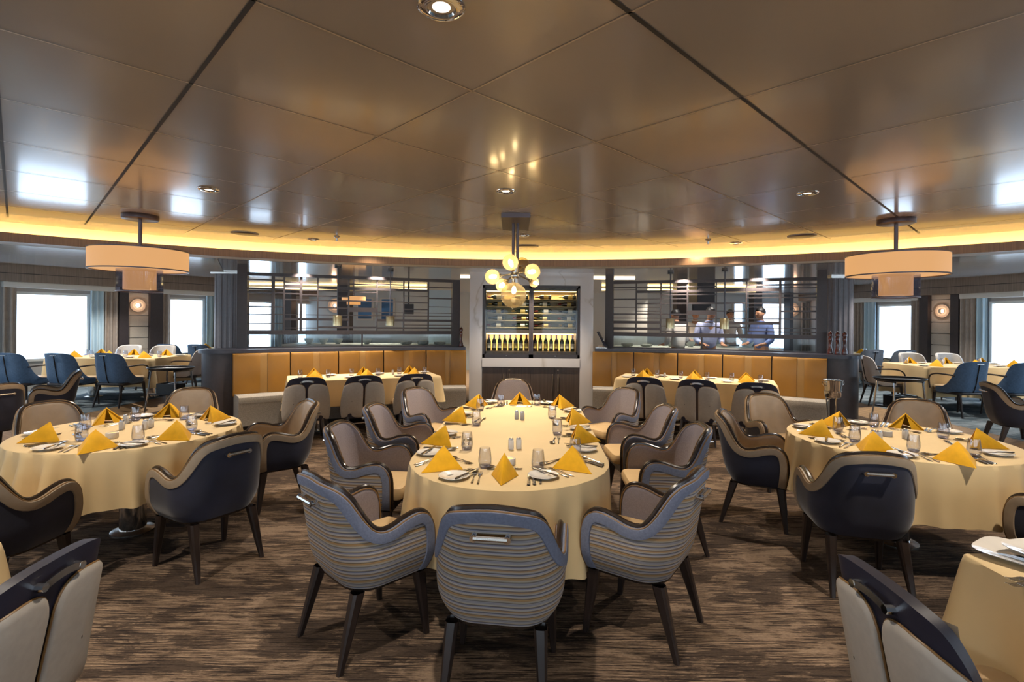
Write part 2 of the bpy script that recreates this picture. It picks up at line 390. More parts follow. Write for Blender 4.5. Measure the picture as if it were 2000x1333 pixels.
def make_tub(name, label, outer, band, inner, seat, group=None):
    sh = Shell(.085, .195, -.27, .075, .335)
    t = thing(name, label, 'chair', group=group)
    inn = inset(TUB, .052)       # normals: travelling anticlockwise, inside lies to the left
    if inn[len(inn)//2][1] > TUB[len(TUB)//2][1]: inn = inset(TUB, -.052)
    sgn = .052 if inset(TUB, .052)[len(TUB)//2][1] < .85 else -.052
    inn = inset(TUB, sgn); lip = inset(TUB, sgn*.25)
    zb = .335
    # outer panel
    mb = MB(); rows = []
    cols = [(q, max(z, zb)) for q, z in inn]
    for j in range(9):
        f = j/8; rows.append([sh.P(q, zb+(z-zb)*f, 0) for q, z in cols])
    mb.grid(rows); mb.build('outer_back', outer, t)
    # band: from the panel edge over the rim
    mb = MB(); rows = []
    for f, off in ((0, .001), (.05, .007), (.5, .009), (.9, .006), (1.0, -.004)):
        rows.append([sh.P(a[0]+(b[0]-a[0])*f, max(a[1]+(b[1]-a[1])*f, zb), off) for a, b in zip(inn, TUB)])
    rows.append([sh.P(b[0], max(b[1], zb), -TH_+.004) for b in TUB])
    mb.grid(rows); mb.build('edge_band', band, t)
    # inner lining
    mb = MB(); cols = [(q, max(z, .38)) for q, z in lip]
    rows = [[sh.P(q, .38+(z-.38)*f, -TH_-.004) for q, z in cols] for f in (0, .2, .4, .6, .8, .94, 1)]
    rows.append([sh.P(q, max(z, .38), -TH_+.004) for q, z in TUB])
    mb.grid(rows); mb.build('inner_lining', inner, t)
    mb = MB(); mb.tube([sh.P(q, z+.003, -.028) for q, z in TUB], .014, 8); mb.build('edge_trim', 'trim', t)
    mb = MB(); mb.tube([sh.P(q, z-.002, -.001) for q, z in TUB], .0042, 6); mb.tube([sh.P(q, z-.002, -TH_-.006) for q, z in TUB], .0036, 6); mb.build('piping', 'gold', t)
    # seat, base
    mb = MB(); mb.rbox(-.205, .205, -.185, .235, .385, .475, .05, 5); mb.build('seat', seat, t)
    mb = MB(); cols = [q*.64/30 for q in range(-30, 31)]
    ring = [sh.P(q, .336, -.004) for q in cols]+[]
    mb.prism([(p.x*.985, p.y) for p in ring], .322, .378); mb.build('seat_frame', 'trim', t)
    for sx in (-1, 1):
        for a, b in (((.205*sx, .135), (.222*sx, .175)), ((.185*sx, -.19), (.205*sx, -.285))):
            m = MB(); rows = []
            for f, w in ((0, .027), (.12, .026), (.6, .019), (1, .0125)):
                x = a[0]+(b[0]-a[0])*f; y = a[1]+(b[1]-a[1])*f; z = .33*(1-f)
                rows.append([(x+dx*w, y+dy*w*1.1, z) for dx, dy in ((-1, -.6), (-.6, -1), (.6, -1), (1, -.6), (1, .6), (.6, 1), (-.6, 1), (-1, .6))])
            m.grid(rows, closed_u=True); m.f.append([24+i for i in range(8)]); m.m.append(0); m.build('leg', 'leg', t)
    h = MB()
    pts = [sh.P(q, .745, .03) for q in (-.066, -.03, 0, .03, .066)]
    h.tube(pts, .0105, 8)
    ho = h.build('handle', 'steel', t)
    for q in (-.066, .066):
        k = MB(); k.tube([sh.P(q, .745, 0), sh.P(q, .745, .036)], .0145, 10); k.build('handle_mount', 'chrome', ho)
    return t
SIDE = both(catmull([(.298, .285), (.300, .40), (.294, .52), (.280, .61), (.262, .69), (.240, .76), (.21, .815), (.165, .842), (.10, .853), (0, .856)], 3))
def make_side(name, label, group=None):
    sh = Shell(.13, .22, -.25, .09, .285, .03)
    t = thing(name, label, 'chair', group=group)
    zb = .285
    mb = MB(); sil = SIDE
    rows = [[sh.P(q, zb+(z-zb)*f, 0) for q, z in sil] for f in [j/8 for j in range(9)]]
    rows += [[sh.P(q, z, -.04) for q, z in sil]]
    rows += [[sh.P(q, zb+(z-zb)*f, -.045) for q, z in sil] for f in (.97, .8, .6, .4, .2, 0)]
    mb.grid(rows); mb.build('back_shell', 'navyt', t)
    # the two raised pads of the back
    def qr(z):
        for (q0, z0), (q1, z1) in zip(sil[:len(sil)//2+1], sil[1:len(sil)//2+1]):
            if z0 <= z <= z1: return q0+(q1-q0)*(z-z0)/(z1-z0+1e-9)
        return 0
    for sg in (-1, 1):
        L = [(.014, .292), (.013, .46), (.013, .66), (.016, .70), (.028, .735), (.05, .757), (.085, .768), (.13, .768), (.175, .76), (.215, .742)]
        edge = catmull(L, 3)
        out = [(qr(z)-.003, z) for z in (.72, .68, .62, .56, .50, .44, .38, .33, .292)]
        loop = edge+out
        c = (.15, .52)
        mb = MB(); rows = []
        for f, off in ((1, .0), (1, .011), (.965, .018), (.9, .021), (.6, .022), (.3, .022), (0.02, .022)):
            rows.append([sh.P(sg*(c[0]+(q-c[0])*f), c[1]+(z-c[1])*f, off) for q, z in loop])
        mb.grid(rows, closed_u=True); mb.build('back_pad', 'panel', t)
        mb = MB(); mb.tube([sh.P(sg*q, z, .006) for q, z in loop[:-1]], .0045, 6); mb.build('piping', 'gold', t)
    mb = MB(); cols = [q*.30/12 for q in range(-12, 13)]
    mb.grid([[sh.P(q*(1 if z < .7 else .72), z, -.052) for q in cols] for z in (.42, .5, .6, .7, .8, .825)]); mb.build('inner_back', 'cream_leather', t)
    mb = MB(); mb.rbox(-.235, .235, -.22, .23, .375, .47, .07, 5); mb.build('seat', 'seatw', t)
    mb = MB(); mb.rbox(-.235, .235, -.225, .225, .275, .378, .08, 5); mb.build('seat_frame', 'trim', t)
    for sx in (-1, 1):
        for a, b in (((.19*sx, .16), (.205*sx, .20)), ((.185*sx, -.19), (.225*sx, -.28))):
            m = MB(); m.tube([(a[0], a[1], .34), (b[0], b[1], 0)], .02, 8, rr=[.023, .011]); m.build('leg', 'leg', t)
    h = MB(); pts = [sh.P(q, z, .02) for q, z in ((-.07, .797), (-.035, .806), (0, .809), (.035, .806), (.07, .797))]
    h.grid([[p+Vector((0, -dy, dz)) for p in catmull([tuple(x) for x in pts], 4) for p in [Vector(p)]] for dy, dz in ((0, -.011), (.004, -.011), (.004, .011), (0, .011))], closed_v=True); ho = h.build('handle', 'steel', t)
    for q in (-.07, .07):
        k = MB(); k.tube([sh.P(q, .797, 0), sh.P(q, .797, .026)], .013, 8); k.build('handle_mount', 'chrome', ho)
    return t
WIN = both(catmull([(.60, .375), (.603, .42), (.585, .46), (.53, .472), (.46, .485), (.40, .525), (.355, .59), (.322, .67), (.30, .75), (.272, .825), (.23, .868), (.16, .886), (.08, .892), (0, .893)], 3))
def make_arm(name, label, outer, inner, group=None):
    sh = Shell(.11, .20, -.26, .08, .36, .05, .89)
    t = thing(name, label, 'chair', group=group); zb = .36
    mb = MB(); mb.grid([[sh.P(q, zb+(z-zb)*f, 0) for q, z in WIN] for f in [j/7 for j in range(8)]]+[[sh.P(q, z, -.02) for q, z in WIN]]); mb.build('outer_back', outer, t)
    mb = MB(); mb.grid([[sh.P(q, z, -.02) for q, z in WIN]]+[[sh.P(q, .4+(z-.4)*f, -.042) for q, z in WIN] for f in (.97, .7, .4, 0)]); mb.build('inner_lining', inner, t)
    mb = MB(); mb.tube([sh.P(0, z, .004) for z in (.38, .45, .55, .65, .75, .84)], .008, 6); mb.build('centre_seam', 'trim', t)
    mb = MB(); mb.rbox(-.24, .24, -.22, .25, .40, .48, .06, 5); mb.build('seat', 'seatw', t)
    mb = MB(); mb.rbox(-.27, .27, -.25, .24, .355, .402, .1, 5); mb.build('seat_frame', 'leg', t)
    for sx in (-1, 1):
        for a, b in (((.22*sx, .20), (.235*sx, .235)), ((.20*sx, -.20), (.235*sx, -.29))):
            m = MB(); m.tube([(a[0], a[1], .37), (b[0], b[1], 0)], .02, 8, rr=[.024, .013]); m.build('leg', 'leg', t)
        m = MB(); p0 = sh.P(sx*.30, .66, .004)
        m.tube(catmull([tuple(p0), (.305*sx, -.02, .672), (.315*sx, .10, .668), (.312*sx, .19, .635), (.295*sx, .235, .56), (.275*sx, .235, .42)], 4), .0125, 8); m.build('armrest', 'leg', t)
    h = MB(); h.tube([sh.P(q, .85, .014) for q in (-.06, 0, .06)], .007, 6); h.build('handle', 'steel', t)
    return t

def ang(dx, dy): return atan2(dy, dx)-pi/2       # a chair's front is its +Y
GS = 'striped tub chairs around the long table'
# oval-ended table: centre, axis
OC = Vector((.03, 3.94)); OA = .045
S_ch = make_tub('tub_chair', 'tub chair with striped back at the near end of the long table', 'stripe', 'blue_band', 'lilac', 'seatc', GS)
S_list = [
    ((-.03, 2.31), (.13, .99), 'tub chair with striped back at the near end of the long table'),
    ((-.70, 2.62), (.70, .72), 'striped tub chair at the near left corner of the long table, showing its handle'),
    ((.66, 2.70), (-.82, .57), 'striped tub chair at the near right corner of the long table, showing its outer side'),
    ((-.93, 3.58), (1, -.08), 'second striped tub chair from the camera on the long table\'s left side'),
    ((-.90, 4.40), (1, -.10), 'third striped tub chair from the camera on the long table\'s left side'),
    ((-.80, 5.33), (.80, -.55), 'striped tub chair at the far left corner of the long table'),
    ((.02, 6.12), (0, -1), 'grey lined tub chair at the far end of the long table, before the cupboard'),
    ((1.03, 5.45), (-.78, -.52), 'striped tub chair at the far right corner of the long table'),
    ((1.08, 4.48), (-1, -.05), 'third striped tub chair from the camera on the long table\'s right side'),
    ((1.06, 3.68), (-1, 0.04), 'second striped tub chair from the camera on the long table\'s right side'),
]
for i, (p, f, l) in enumerate(S_list):
    o = S_ch if i == 0 else dup(S_ch)
    o.location = (p[0], p[1], 0); o.rotation_euler = (0, 0, ang(*f)); o['label'] = l
LC = Vector((-2.80, 3.80)); RC = Vector((2.80, 3.72)); RR = .70
GN = 'navy velvet tub chairs around the round tables'
N_ch = make_tub('tub_chair', 'x', 'velvet', 'cream_band', 'cream_leather', 'seatw', GN)
N_list = [
    ((-2.00, 3.37), (-.86, .50), 'navy tub chair in front of the left round table, its handle showing'),
    ((-2.80, 2.84), (.05, 1), 'navy tub chair at the near left of the left round table'),
    ((-3.72, 4.25), (.88, -.46), 'cream lined tub chair behind the left round table\'s left side'),
    ((-3.22, 5.05), (.30, -.95), 'cream lined tub chair at the far side of the left round table'),
    ((-2.04, 4.42), (-.78, -.62), 'cream and navy tub chair at the right side of the left round table'),
    ((2.02, 4.12), (.88, -.46), 'navy tub chair seen side-on at the left of the right round table'),
    ((2.62, 4.98), (.10, -1), 'cream lined tub chair between the right banquette and the right round table'),
    ((3.72, 4.72), (-.66, -.75), 'cream lined tub chair at the far side of the right round table'),
    ((2.13, 3.19), (.22, .97), 'navy tub chair in front of the right round table, its handle showing'),
    ((3.10, 2.80), (-.30, .95), 'navy tub chair at the near right of the right round table'),
    ((-5.78, 5.62), (-.95, .28), 'navy velvet tub chair at the left edge of the frame, back to the room'),
    ((-6.20, 6.85), (-.75, -.66), 'pale lined tub chair beyond the navy one at the left edge'),
    ((6.38, 6.45), (.93, -.35), 'pale lined tub chair at the right edge of the photo'),
]
for i, (p, f, l) in enumerate(N_list):
    o = N_ch if i == 0 else dup(N_ch)
    o.location = (p[0], p[1], 0); o.rotation_euler = (0, 0, ang(*f)); o['label'] = l
GB = 'two-panel back chairs'
B_ch = make_side('dining_chair', 'x', 'two-panel back chairs at the banquette tables')
B_list = [
    ((-2.69, 6.70), (-.407, .913), 'grey two-panel back chair leftmost at the left banquette table'),
    ((-2.05, 7.00-.02), (-.407, .913), 'grey two-panel back chair in the middle of the left banquette table'),
    ((-1.42, 7.24), (-.407, .913), 'grey two-panel back chair rightmost at the left banquette table'),
    ((1.88, 7.08), (.395, .919), 'grey two-panel back chair leftmost at the right banquette table'),
    ((2.50, 6.84), (.395, .919), 'grey two-panel back chair in the middle of the right banquette table'),
    ((3.13, 6.56), (.395, .919), 'grey two-panel back chair rightmost at the right banquette table'),
]
for i, (p, f, l) in enumerate(B_list):
    o = B_ch if i == 0 else dup(B_ch)
    o.location = (p[0], p[1], 0); o.rotation_euler = (0, 0, ang(*f)); o['label'] = l
for (p, f, l) in [((-1.70, 1.53), (-1, -.06), 'grey two-panel back chair in the bottom left corner of the photo'), ((1.385, 1.47), (1, -.02), 'grey two-panel back chair in the bottom right corner of the photo')]:
    o = dup(B_ch, (p[0], p[1], 0), ang(*f), l); del o['group']
PZ = .12
GW = 'slate blue armchairs at the window tables'
W_ch = make_arm('armchair', 'x', 'slate', 'cream_leather', GW)
W_list = [
    ((-7.98, 8.40, PZ), (.1, 1), 'slate blue armchair with a seamed back, leftmost before the left window table'),
    ((-7.24, 8.46, PZ), (.1, 1), 'slate blue armchair with a seamed back, middle of three before the left window table'),
    ((-6.52, 8.56, PZ), (.12, 1), 'slate blue armchair with a seamed back, rightmost of three before the left window table'),
    ((7.25, 8.30, PZ), (-.1, 1), 'slate blue armchair before the right window table, the one nearer the tray stand'),
    ((8.02, 8.25, PZ), (-.1, 1), 'slate blue armchair before the right window table at the frame edge'),
    ((-7.62, 11.62, PZ), (.1, 1), 'slate blue armchair at the farther window table on the left, its left one'),
    ((-6.95, 11.62, PZ), (.1, 1), 'slate blue armchair at the farther window table on the left, its right one'),
]
for i, (p, f, l) in enumerate(W_list):
    o = W_ch if i == 0 else dup(W_ch)
    o.location = p; o.rotation_euler = (0, 0, ang(*f)); o['label'] = l
T_ch = make_arm('armchair', 'x', 'tweed', 'tweed', 'pale tweed armchairs at the window tables')
T_list = [
    ((-8.05, 10.55, PZ), (0, -1), 'pale tweed armchair behind the left window table, left of the pair'),
    ((-7.33, 10.55, PZ), (0, -1), 'pale tweed armchair behind the left window table, right of the pair'),
    ((-6.15, 9.75, PZ), (-1, -.1), 'pale tweed armchair at the end of the left window table, by the tray stand'),
    ((8.10, 10.15, PZ), (0, -1), 'pale tweed armchair behind the right window table, left of the pair'),
    ((8.85, 10.15, PZ), (0, -1), 'pale tweed armchair behind the right window table, right of the pair'),
    ((6.75, 9.30, PZ), (1, -.35), 'beige tweed armchair at the end of the right window table, by the tray stand'),
    ((8.55, 13.5, PZ), (0, -1), 'pale armchair beyond the farther window table on the right'),
]
for i, (p, f, l) in enumerate(T_list):
    o = T_ch if i == 0 else dup(T_ch)
    o.location = p; o.rotation_euler = (0, 0, ang(*f)); o['label'] = l
G_ch = make_arm('armchair', 'grey armchair with a plain back at the farther right window table, nearer the pillar', 'slateg', 'cream_leather', 'grey armchairs at the farther window table')
G_ch.location = (8.22, 11.9, PZ)
dup(G_ch, (8.92, 11.85, PZ), 0, 'grey armchair with a plain back at the farther right window table, nearer the window')
# ------------------------------------------------------------------ tables and cloths
def stadium(c, rot, hw, hl, n=14):
    out = []; ax = (-sin(rot), cos(rot)); rx = (cos(rot), sin(rot)); e = hl-hw
    for s0, a0 in ((1, 0), (-1, pi)):
        for k in range(n+1):
            a = a0+pi*k/n; x = hw*cos(a); y = s0*e+hw*sin(a); out.append((x, y))
    return out
def resample(poly, n):
    L = [0]
    for i in range(len(poly)): L.append(L[-1]+math.hypot(poly[(i+1) % len(poly)][0]-poly[i][0], poly[(i+1) % len(poly)][1]-poly[i][1]))
    out = []
    j = 0
    for k in range(n):
        s = L[-1]*k/n
        while L[j+1] < s: j += 1
        t = (s-L[j])/(L[j+1]-L[j]+1e-9); a = poly[j]; b = poly[(j+1) % len(poly)]
        out.append((a[0]+(b[0]-a[0])*t, a[1]+(b[1]-a[1])*t))
    return out, L[-1]
def cloth(name, poly, loc, rot, ztop, drop, label, group=None, amp=.028, n=260, waves=20, seed=1, corners=None, flare=.01):
    rnd = random.Random(seed)
    pts, per = resample(poly, n); L = len(pts)
    cx = sum(p[0] for p in pts)/L; cy = sum(p[1] for p in pts)/L
    comps = [(waves+rnd.choice((-4, -2, 0, 1, 3, 5)), rnd.uniform(0, 6.28), rnd.uniform(.4, 1)) for _ in range(4)]
    nrm = []
    for i in range(L):
        a = pts[i-1]; b = pts[(i+1) % L]; tx, ty = b[0]-a[0], b[1]-a[1]; l = math.hypot(tx, ty) or 1
        nx, ny = ty/l, -tx/l
        nrm.append((nx, ny))
    # smooth the normals so that corners fan out
    for _ in range(6): nrm = [tuple((nrm[i-1][k]+nrm[i][k]*2+nrm[(i+1) % L][k])/4 for k in (0, 1)) for i in range(L)]
    mb = MB(); rows = []
    for f in (0.02, .35, .7, .93): rows.append([(cx+(p[0]-cx)*f, cy+(p[1]-cy)*f, ztop) for p in pts])
    rows.append([(p[0]-q[0]*.006, p[1]-q[1]*.006, ztop) for p, q in zip(pts, nrm)])
    rows.append([(p[0]+q[0]*.003, p[1]+q[1]*.003, ztop-.003) for p, q in zip(pts, nrm)])
    K = 12
    for j in range(1, K+1):
        f = j/K; row = []
        for i, (p, q) in enumerate(zip(pts, nrm)):
            th = 2*pi*i/L; w = sum(a*sin(k*th+ph+.25*sin(3*f)) for k, ph, a in comps)/2
            w2 = max(-1, min(1, w*1.2)); w2 = w2*(1.0 if w2 > 0 else .4)
            o = .006+flare*f+amp*1.9*(f**.75)*w2*(.6+.4*f)
            c = 0
            if corners:
                for (qx, qy) in corners: c += math.exp(-((p[0]-qx)**2+(p[1]-qy)**2)/.012)
                o += .07*c*f
            zz = ztop-.003-drop*f*(1+.02*sin(th*3+1)+(.06*c if corners else 0)); row.append((p[0]+q[0]*o, p[1]+q[1]*o, zz))
        rows.append(row)
    mb.grid(rows, closed_u=True); o = len(mb.v); mb.f.append(list(range(L))); mb.m.append(0)
    ob = mb.build(name, 'cloth', loc=(loc[0], loc[1], loc[2] if len(loc) > 2 else 0), ang=60); ob.rotation_euler = (0, 0, rot)
    return tag(ob, label, 'tablecloth', group)
def table(label, poly, loc, rot, h, cols, group=None, name='dining_table'):
    t = thing(name, label, 'table', (loc[0], loc[1], loc[2] if len(loc) > 2 else 0), rot, group)
    m = MB(); m.prism(poly, h-.03, h-.004); m.build('tabletop', 'cabwood', t)
    for cx, cy in cols:
        m = MB(); m.lathe([(.001, 0), (.14, .0), (.14, .012), (.06, .03), (.055, .05)], 24, (cx, cy, 0)); m.build('foot', 'steel', t)
        m = MB(); m.lathe([(.085, .012), (.085, h-.04), (.14, h-.032)], 24, (cx, cy, 0)); m.build('pedestal', 'chrome', t)
    return t
oval = stadium(None, 0, .59, 1.44); shrink = lambda poly, f: [(x*f, y*f) for x, y in poly]
table('long table with rounded ends on two steel pedestals in the middle of the room', shrink(oval, .985), (OC.x, OC.y), -OA, .75, [(0, -.75), (0, .75)])
cloth('tablecloth', oval, (OC.x, OC.y), -OA, .752, .46, 'long cream tablecloth with rounded ends on the middle table', amp=.048, waves=42, n=420, seed=3)
circ = [(RR*cos(2*pi*i/48), RR*sin(2*pi*i/48)) for i in range(48)]
GT = 'round tables'
table('round table left of the middle table, steel pedestal showing below its cloth', shrink(circ, .985), LC, 0, .75, [(0, 0)])
table('round table right of the middle table, hidden under its cloth', shrink(circ, .985), RC, 0, .75, [(0, 0)])
cloth('tablecloth', circ, LC, .3, .752, .36, 'cream tablecloth falling in folds from the left round table', waves=24, amp=.050, seed=5)
cloth('tablecloth', circ, RC, 1.3, .752, .38, 'cream tablecloth falling in folds from the right round table', waves=25, amp=.050, seed=8)
def rect(w, d, r=.02):
    out = []
    for cx, cy, a0 in ((w/2-r, d/2-r, 0), (-w/2+r, d/2-r, pi/2), (-w/2+r, -d/2+r, pi), (w/2-r, -d/2+r, 1.5*pi)):
        for k in range(4): a = a0+k/3*pi/2; out.append((cx+r*cos(a), cy+r*sin(a)))
    return out
def rect_table(w, d, loc, rot, drop, lab, clab, seed, legs=2, h=.75, group=None):
    cs = [(sx*w/2, sy*d/2) for sx in (-1, 1) for sy in (-1, 1)]
    cols = [(-w*.28, 0), (w*.28, 0)] if legs == 2 else [(0, 0)]
    table(lab, rect(w*.985, d*.98), loc, rot, h, cols)
    cloth('tablecloth', rect(w, d), loc, rot, h+.002, drop, clab, amp=.02, waves=16, seed=seed, corners=cs)
BL = (-2.17, 7.58, 0); BLR = radians(24); BR = (2.68, 7.53, 0); BRR = radians(-23.3)
rect_table(2.1, .80, BL, BLR, .36, 'rectangular table at the left banquette', 'cream tablecloth on the table at the left banquette', 11)
rect_table(2.15, .80, BR, BRR, .36, 'rectangular table at the right banquette', 'cream tablecloth on the table at the right banquette', 12)
rect_table(1.85, 1.15, (-7.2, 9.46, PZ), 0, .48, 'rectangular table beside the left windows', 'cream tablecloth on the table beside the left windows', 13)
rect_table(2.0, 1.05, (7.95, 9.08, PZ), 0, .50, 'rectangular table beside the right windows', 'cream tablecloth on the table beside the right windows', 14)
rect_table(1.3, .8, (-6.85, 12.42, PZ), 0, .45, 'farther rectangular table beside the left windows', 'cream tablecloth on the farther table beside the left windows', 15)
rect_table(1.4, .8, (8.22, 12.75, PZ), 0, .45, 'farther rectangular table beside the right windows', 'cream tablecloth on the farther table beside the right windows', 16)
rect_table(1.3, .86, (-2.52, 1.46, 0), 0, .42, 'table cut by the left edge of the frame, in the foreground', 'cream tablecloth corner at the left edge of the foreground', 17, 1)
rect_table(1.4, .96, (2.34, 1.38, 0), 0, .40, 'table cut by the bottom right corner of the frame', 'cream tablecloth on the table in the bottom right corner', 18, 1)

# ------------------------------------------------------------------ tableware
TZ = .7535
def napkin_mb():
    mb = MB()
    A = Vector((0, .02, .122)); B = Vector((0, -.145, .001)); Lp = Vector((-.118, .055, .001)); Rp = Vector((.118, .055, .001))
    for P, sg in ((Lp, -1), (Rp, 1)):
        for k, (off, tw) in enumerate(((0, 0), (.007, .012))):
            rows = []
            for j in range(7):
                f = j/6; row = []
                for i in range(7):
                    g = i/6
                    e = B.lerp(P, g); p = A.lerp(e, f)
                    n = (B-A).cross(P-A).normalized()*sg
                    if n.z < 0: n = -n
                    bulge = .010*sin(pi*g)*sin(pi*min(1, f*1.05))
                    p = p-n*off+n*bulge
                    p.z = max(p.z, .001+.002*k)
                    row.append(p)
                rows.append(row)
            mb.grid(rows)
            if k == 1:
                back = rows
            else: front = rows
        # rims
        for get in (lambda r: [x[0] for x in r], lambda r: [x[-1] for x in r], lambda r: list(r[-1])):
            mb.grid([get(front), get(back)])
        # inner fold of the open side
        q = P.lerp(A, .1); C = Vector((P.x*.30, .055, .001)); n2 = 5
        mb.grid([[A.lerp(P, i/n2)-Vector((0, .004, .006)) for i in range(n2+1)], [A.lerp(C, i/n2)+Vector((0, .0, -.008)) for i in range(n2+1)]])
    return mb
def tumbler(h=.112, r=.037):
    g = MB()
    prof = [(.001, .004), (r*.62, .0045), (r*.86, .012), (r*.99, .03), (r, .045), (r*.93, .075), (r*.80, h), (r*.78, h), (r*.91, .075), (r*.965, .045), (r*.95, .03), (r*.8, .016), (.001, .012)]
    g.lathe(prof, 20); return g
def proto_hidden(o):
    return o
class Item:
    """first use places the first object itself, later uses copy it"""
    def __init__(s, fn): s.fn = fn; s.o = None
    def put(s, loc, rz, label, cat, group=None):
        if s.o is None: o = s.fn(); s.o = o; new = o
        else: new = dup(s.o); new.scale = (1, 1, 1)
        new.location = loc; new.rotation_euler = (0, 0, rz)
        new['label'] = label; new['category'] = cat
        if group: new['group'] = group
        elif 'group' in new: del new['group']
        return new
def f_nap(): return napkin_mb().build('napkin', 'napkin', ang=50)
def f_glass():
    t = thing('water_glass', 'x', 'glass'); tumbler().build('bowl', 'glass', t, ang=70)
    m = MB(); m.lathe([(.001, 0), (.023, 0), (.031, .007), (.033, .013), (.001, .0115)], 20); m.build('thick_base', 'glassbase', t, ang=70); return t
def f_plate():
    m = MB(); m.lathe([(.001, .004), (.045, .004), (.052, .007), (.078, .014), (.082, .017), (.080, .019), (.052, .011), (.045, .0085), (.001, .0085)], 32)
    m.lathe([(.047, .004), (.046, 0), (.042, 0), (.041, .004)], 32); return m.build('bread_plate', 'china', ang=60)
def f_knife(L=.225):
    m = MB(); rows = []
    for y, w, t, z in ((0, .004, .002, .003), (.004, .009, .0045, .004), (.05, .0085, .0045, .004), (.10, .006, .004, .004), (.108, .005, .003, .004), (.115, .0085, .0012, .003), (.16, .0098, .001, .0025), (.20, .0085, .001, .0025), (.22, .0035, .001, .0025), (.225, .0006, .0006, .0025)):
        rows.append([(-w, y, z), (-w*.5, y, z+t), (w*.5, y, z+t), (w, y, z), (w*.5, y, z-t*.6), (-w*.5, y, z-t*.6)])
    m.grid(rows, closed_u=True); return m
def bowl_part(m, y0, a, b, dep):
    rows = []
    for r in (.02, .4, .7, .9, 1.0, 1.06, 1.0):
        zz = dep*(1-(r if r <= 1 else 1)**2)
        rows.append([(a*r*cos(k/16*2*pi), y0+b*r*sin(k/16*2*pi), .0065-zz+(.002 if r > 1 else 0)) for k in range(16)])
    m.grid(rows[:6], closed_u=True)
def handle_rows(m, L0, L1, w0=.0065, w1=.0028):
    rows = []
    for y, w, z in ((L0, w0*.5, .0015), (L0+.006, w0, .0018), (L0+.05, w0*.85, .0022), ((L0+L1)*.62, w1, .005), (L1, w1*1.1, .0062)):
        rows.append([(-w, y, z), (-w*.5, y, z+.0022), (w*.5, y, z+.0022), (w, y, z), (w*.5, y, z-.001), (-w*.5, y, z-.001)])
    m.grid(rows, closed_u=True)
def f_spoon_mb():
    m = MB(); handle_rows(m, 0, .135); bowl_part(m, .163, .0185, .029, .005); return m
def f_fork_mb():
    m = MB(); handle_rows(m, 0, .13)
    m.grid([[(-.003, .13, .0062), (.003, .13, .0062)], [(-.0105, .145, .006), (.0105, .145, .006)], [(-.0118, .158, .0045), (.0118, .158, .0045)]])
    m.grid([[(-.003, .13, .0078), (.003, .13, .0078)], [(-.0105, .145, .0076), (.0105, .145, .0076)], [(-.0118, .158, .0061), (.0118, .158, .0061)]])
    for k in range(4):
        x = -.0098+k*.00653
        m.tube([(x, .156, .0053), (x, .175, .004), (x, .19, .0055), (x, .198, .0075)], .0014, 5, rr=[.0017, .0015, .0013, .0007])
    return m
nap = Item(f_nap); gls = Item(f_glass); plt = Item(f_plate)
knf = Item(lambda: f_knife().build('table_knife', 'cutlery', ang=30)); spn = Item(lambda: f_spoon_mb().build('spoon', 'cutlery', ang=60)); frk = Item(lambda: f_fork_mb().build('fork', 'cutlery', ang=60))
bkn = Item(lambda: f_knife().build('butter_knife', 'cutlery', ang=30))
def cover(Np, s, where, z=TZ, full=True, group='', jitter=0, plate=True, glass=True):
    s = Vector(s).normalized(); r = Vector((s.y, -s.x)); P = Vector((Np[0], Np[1]))
    a = ang(s.x, s.y)
    def edge_gap(q):      # distance from the table's rim, positive inside
        if 'long table' in where:
            d = q-OC; ca, sa = cos(-OA), sin(-OA); x = d.x*ca+d.y*sa; y = -d.x*sa+d.y*ca
            y = max(abs(y)-.85, 0); return .59-math.hypot(x, y)
        if 'round table' in where: return RR-(q-(LC if 'left round' in where else RC)).length
        return 9
    def at(dr, ds, gap=.02):
        q = P+r*dr+s*ds
        for _ in range(30):
            if edge_gap(q) >= gap: break
            q = q+s*.01
        return (q.x, q.y, z)
    J = lambda k=.06: random.uniform(-k, k)
    nap.put(at(0, 0), a+jitter+J(.2), 'folded yellow napkin '+where, 'napkin', 'folded yellow napkins')
    if glass: gls.put(at(.185, .16), a, 'clear stemless water glass '+where, 'glass', 'stemless water glasses')
    if full:
        knf.put(at(.128, -.12), a+J(), 'dinner knife '+where, 'knife', 'table knives')
        knf.put(at(.158, -.115), a+J(), 'outer knife '+where, 'knife', 'table knives')
        spn.put(at(.190, -.10), a+J(), 'soup spoon '+where, 'spoon', 'spoons')
        frk.put(at(-.128, -.11), a+J(), 'dinner fork '+where, 'fork', 'forks')
        frk.put(at(-.160, -.10), a+J(), 'outer fork '+where, 'fork', 'forks')
        spn.put(at(.075, .175), a+pi/2+J(.1), 'dessert spoon laid crosswise above the napkin '+where[3:] if False else 'crosswise dessert spoon '+where, 'spoon', 'spoons')
        frk.put(at(-.10, .150), a-pi/2+J(.1), 'crosswise dessert fork '+where, 'fork', 'forks')
        if plate:
            pc = at(-.262, -.015, .092); plt.put(pc, a, 'white bread plate '+where, 'plate', 'white bread plates')
            bkn.put((pc[0]+r.x*.02-s.x*.085, pc[1]+r.y*.02-s.y*.085, z+.019), a+J(.5), 'butter knife on the plate '+where, 'knife', 'butter knives')
    elif plate:
        plt.put(at(-.24, 0), a, 'white bread plate '+where, 'plate', 'white bread plates')
def gp(px, py): g = G(px, py, TZ); return (g.x, g.y)
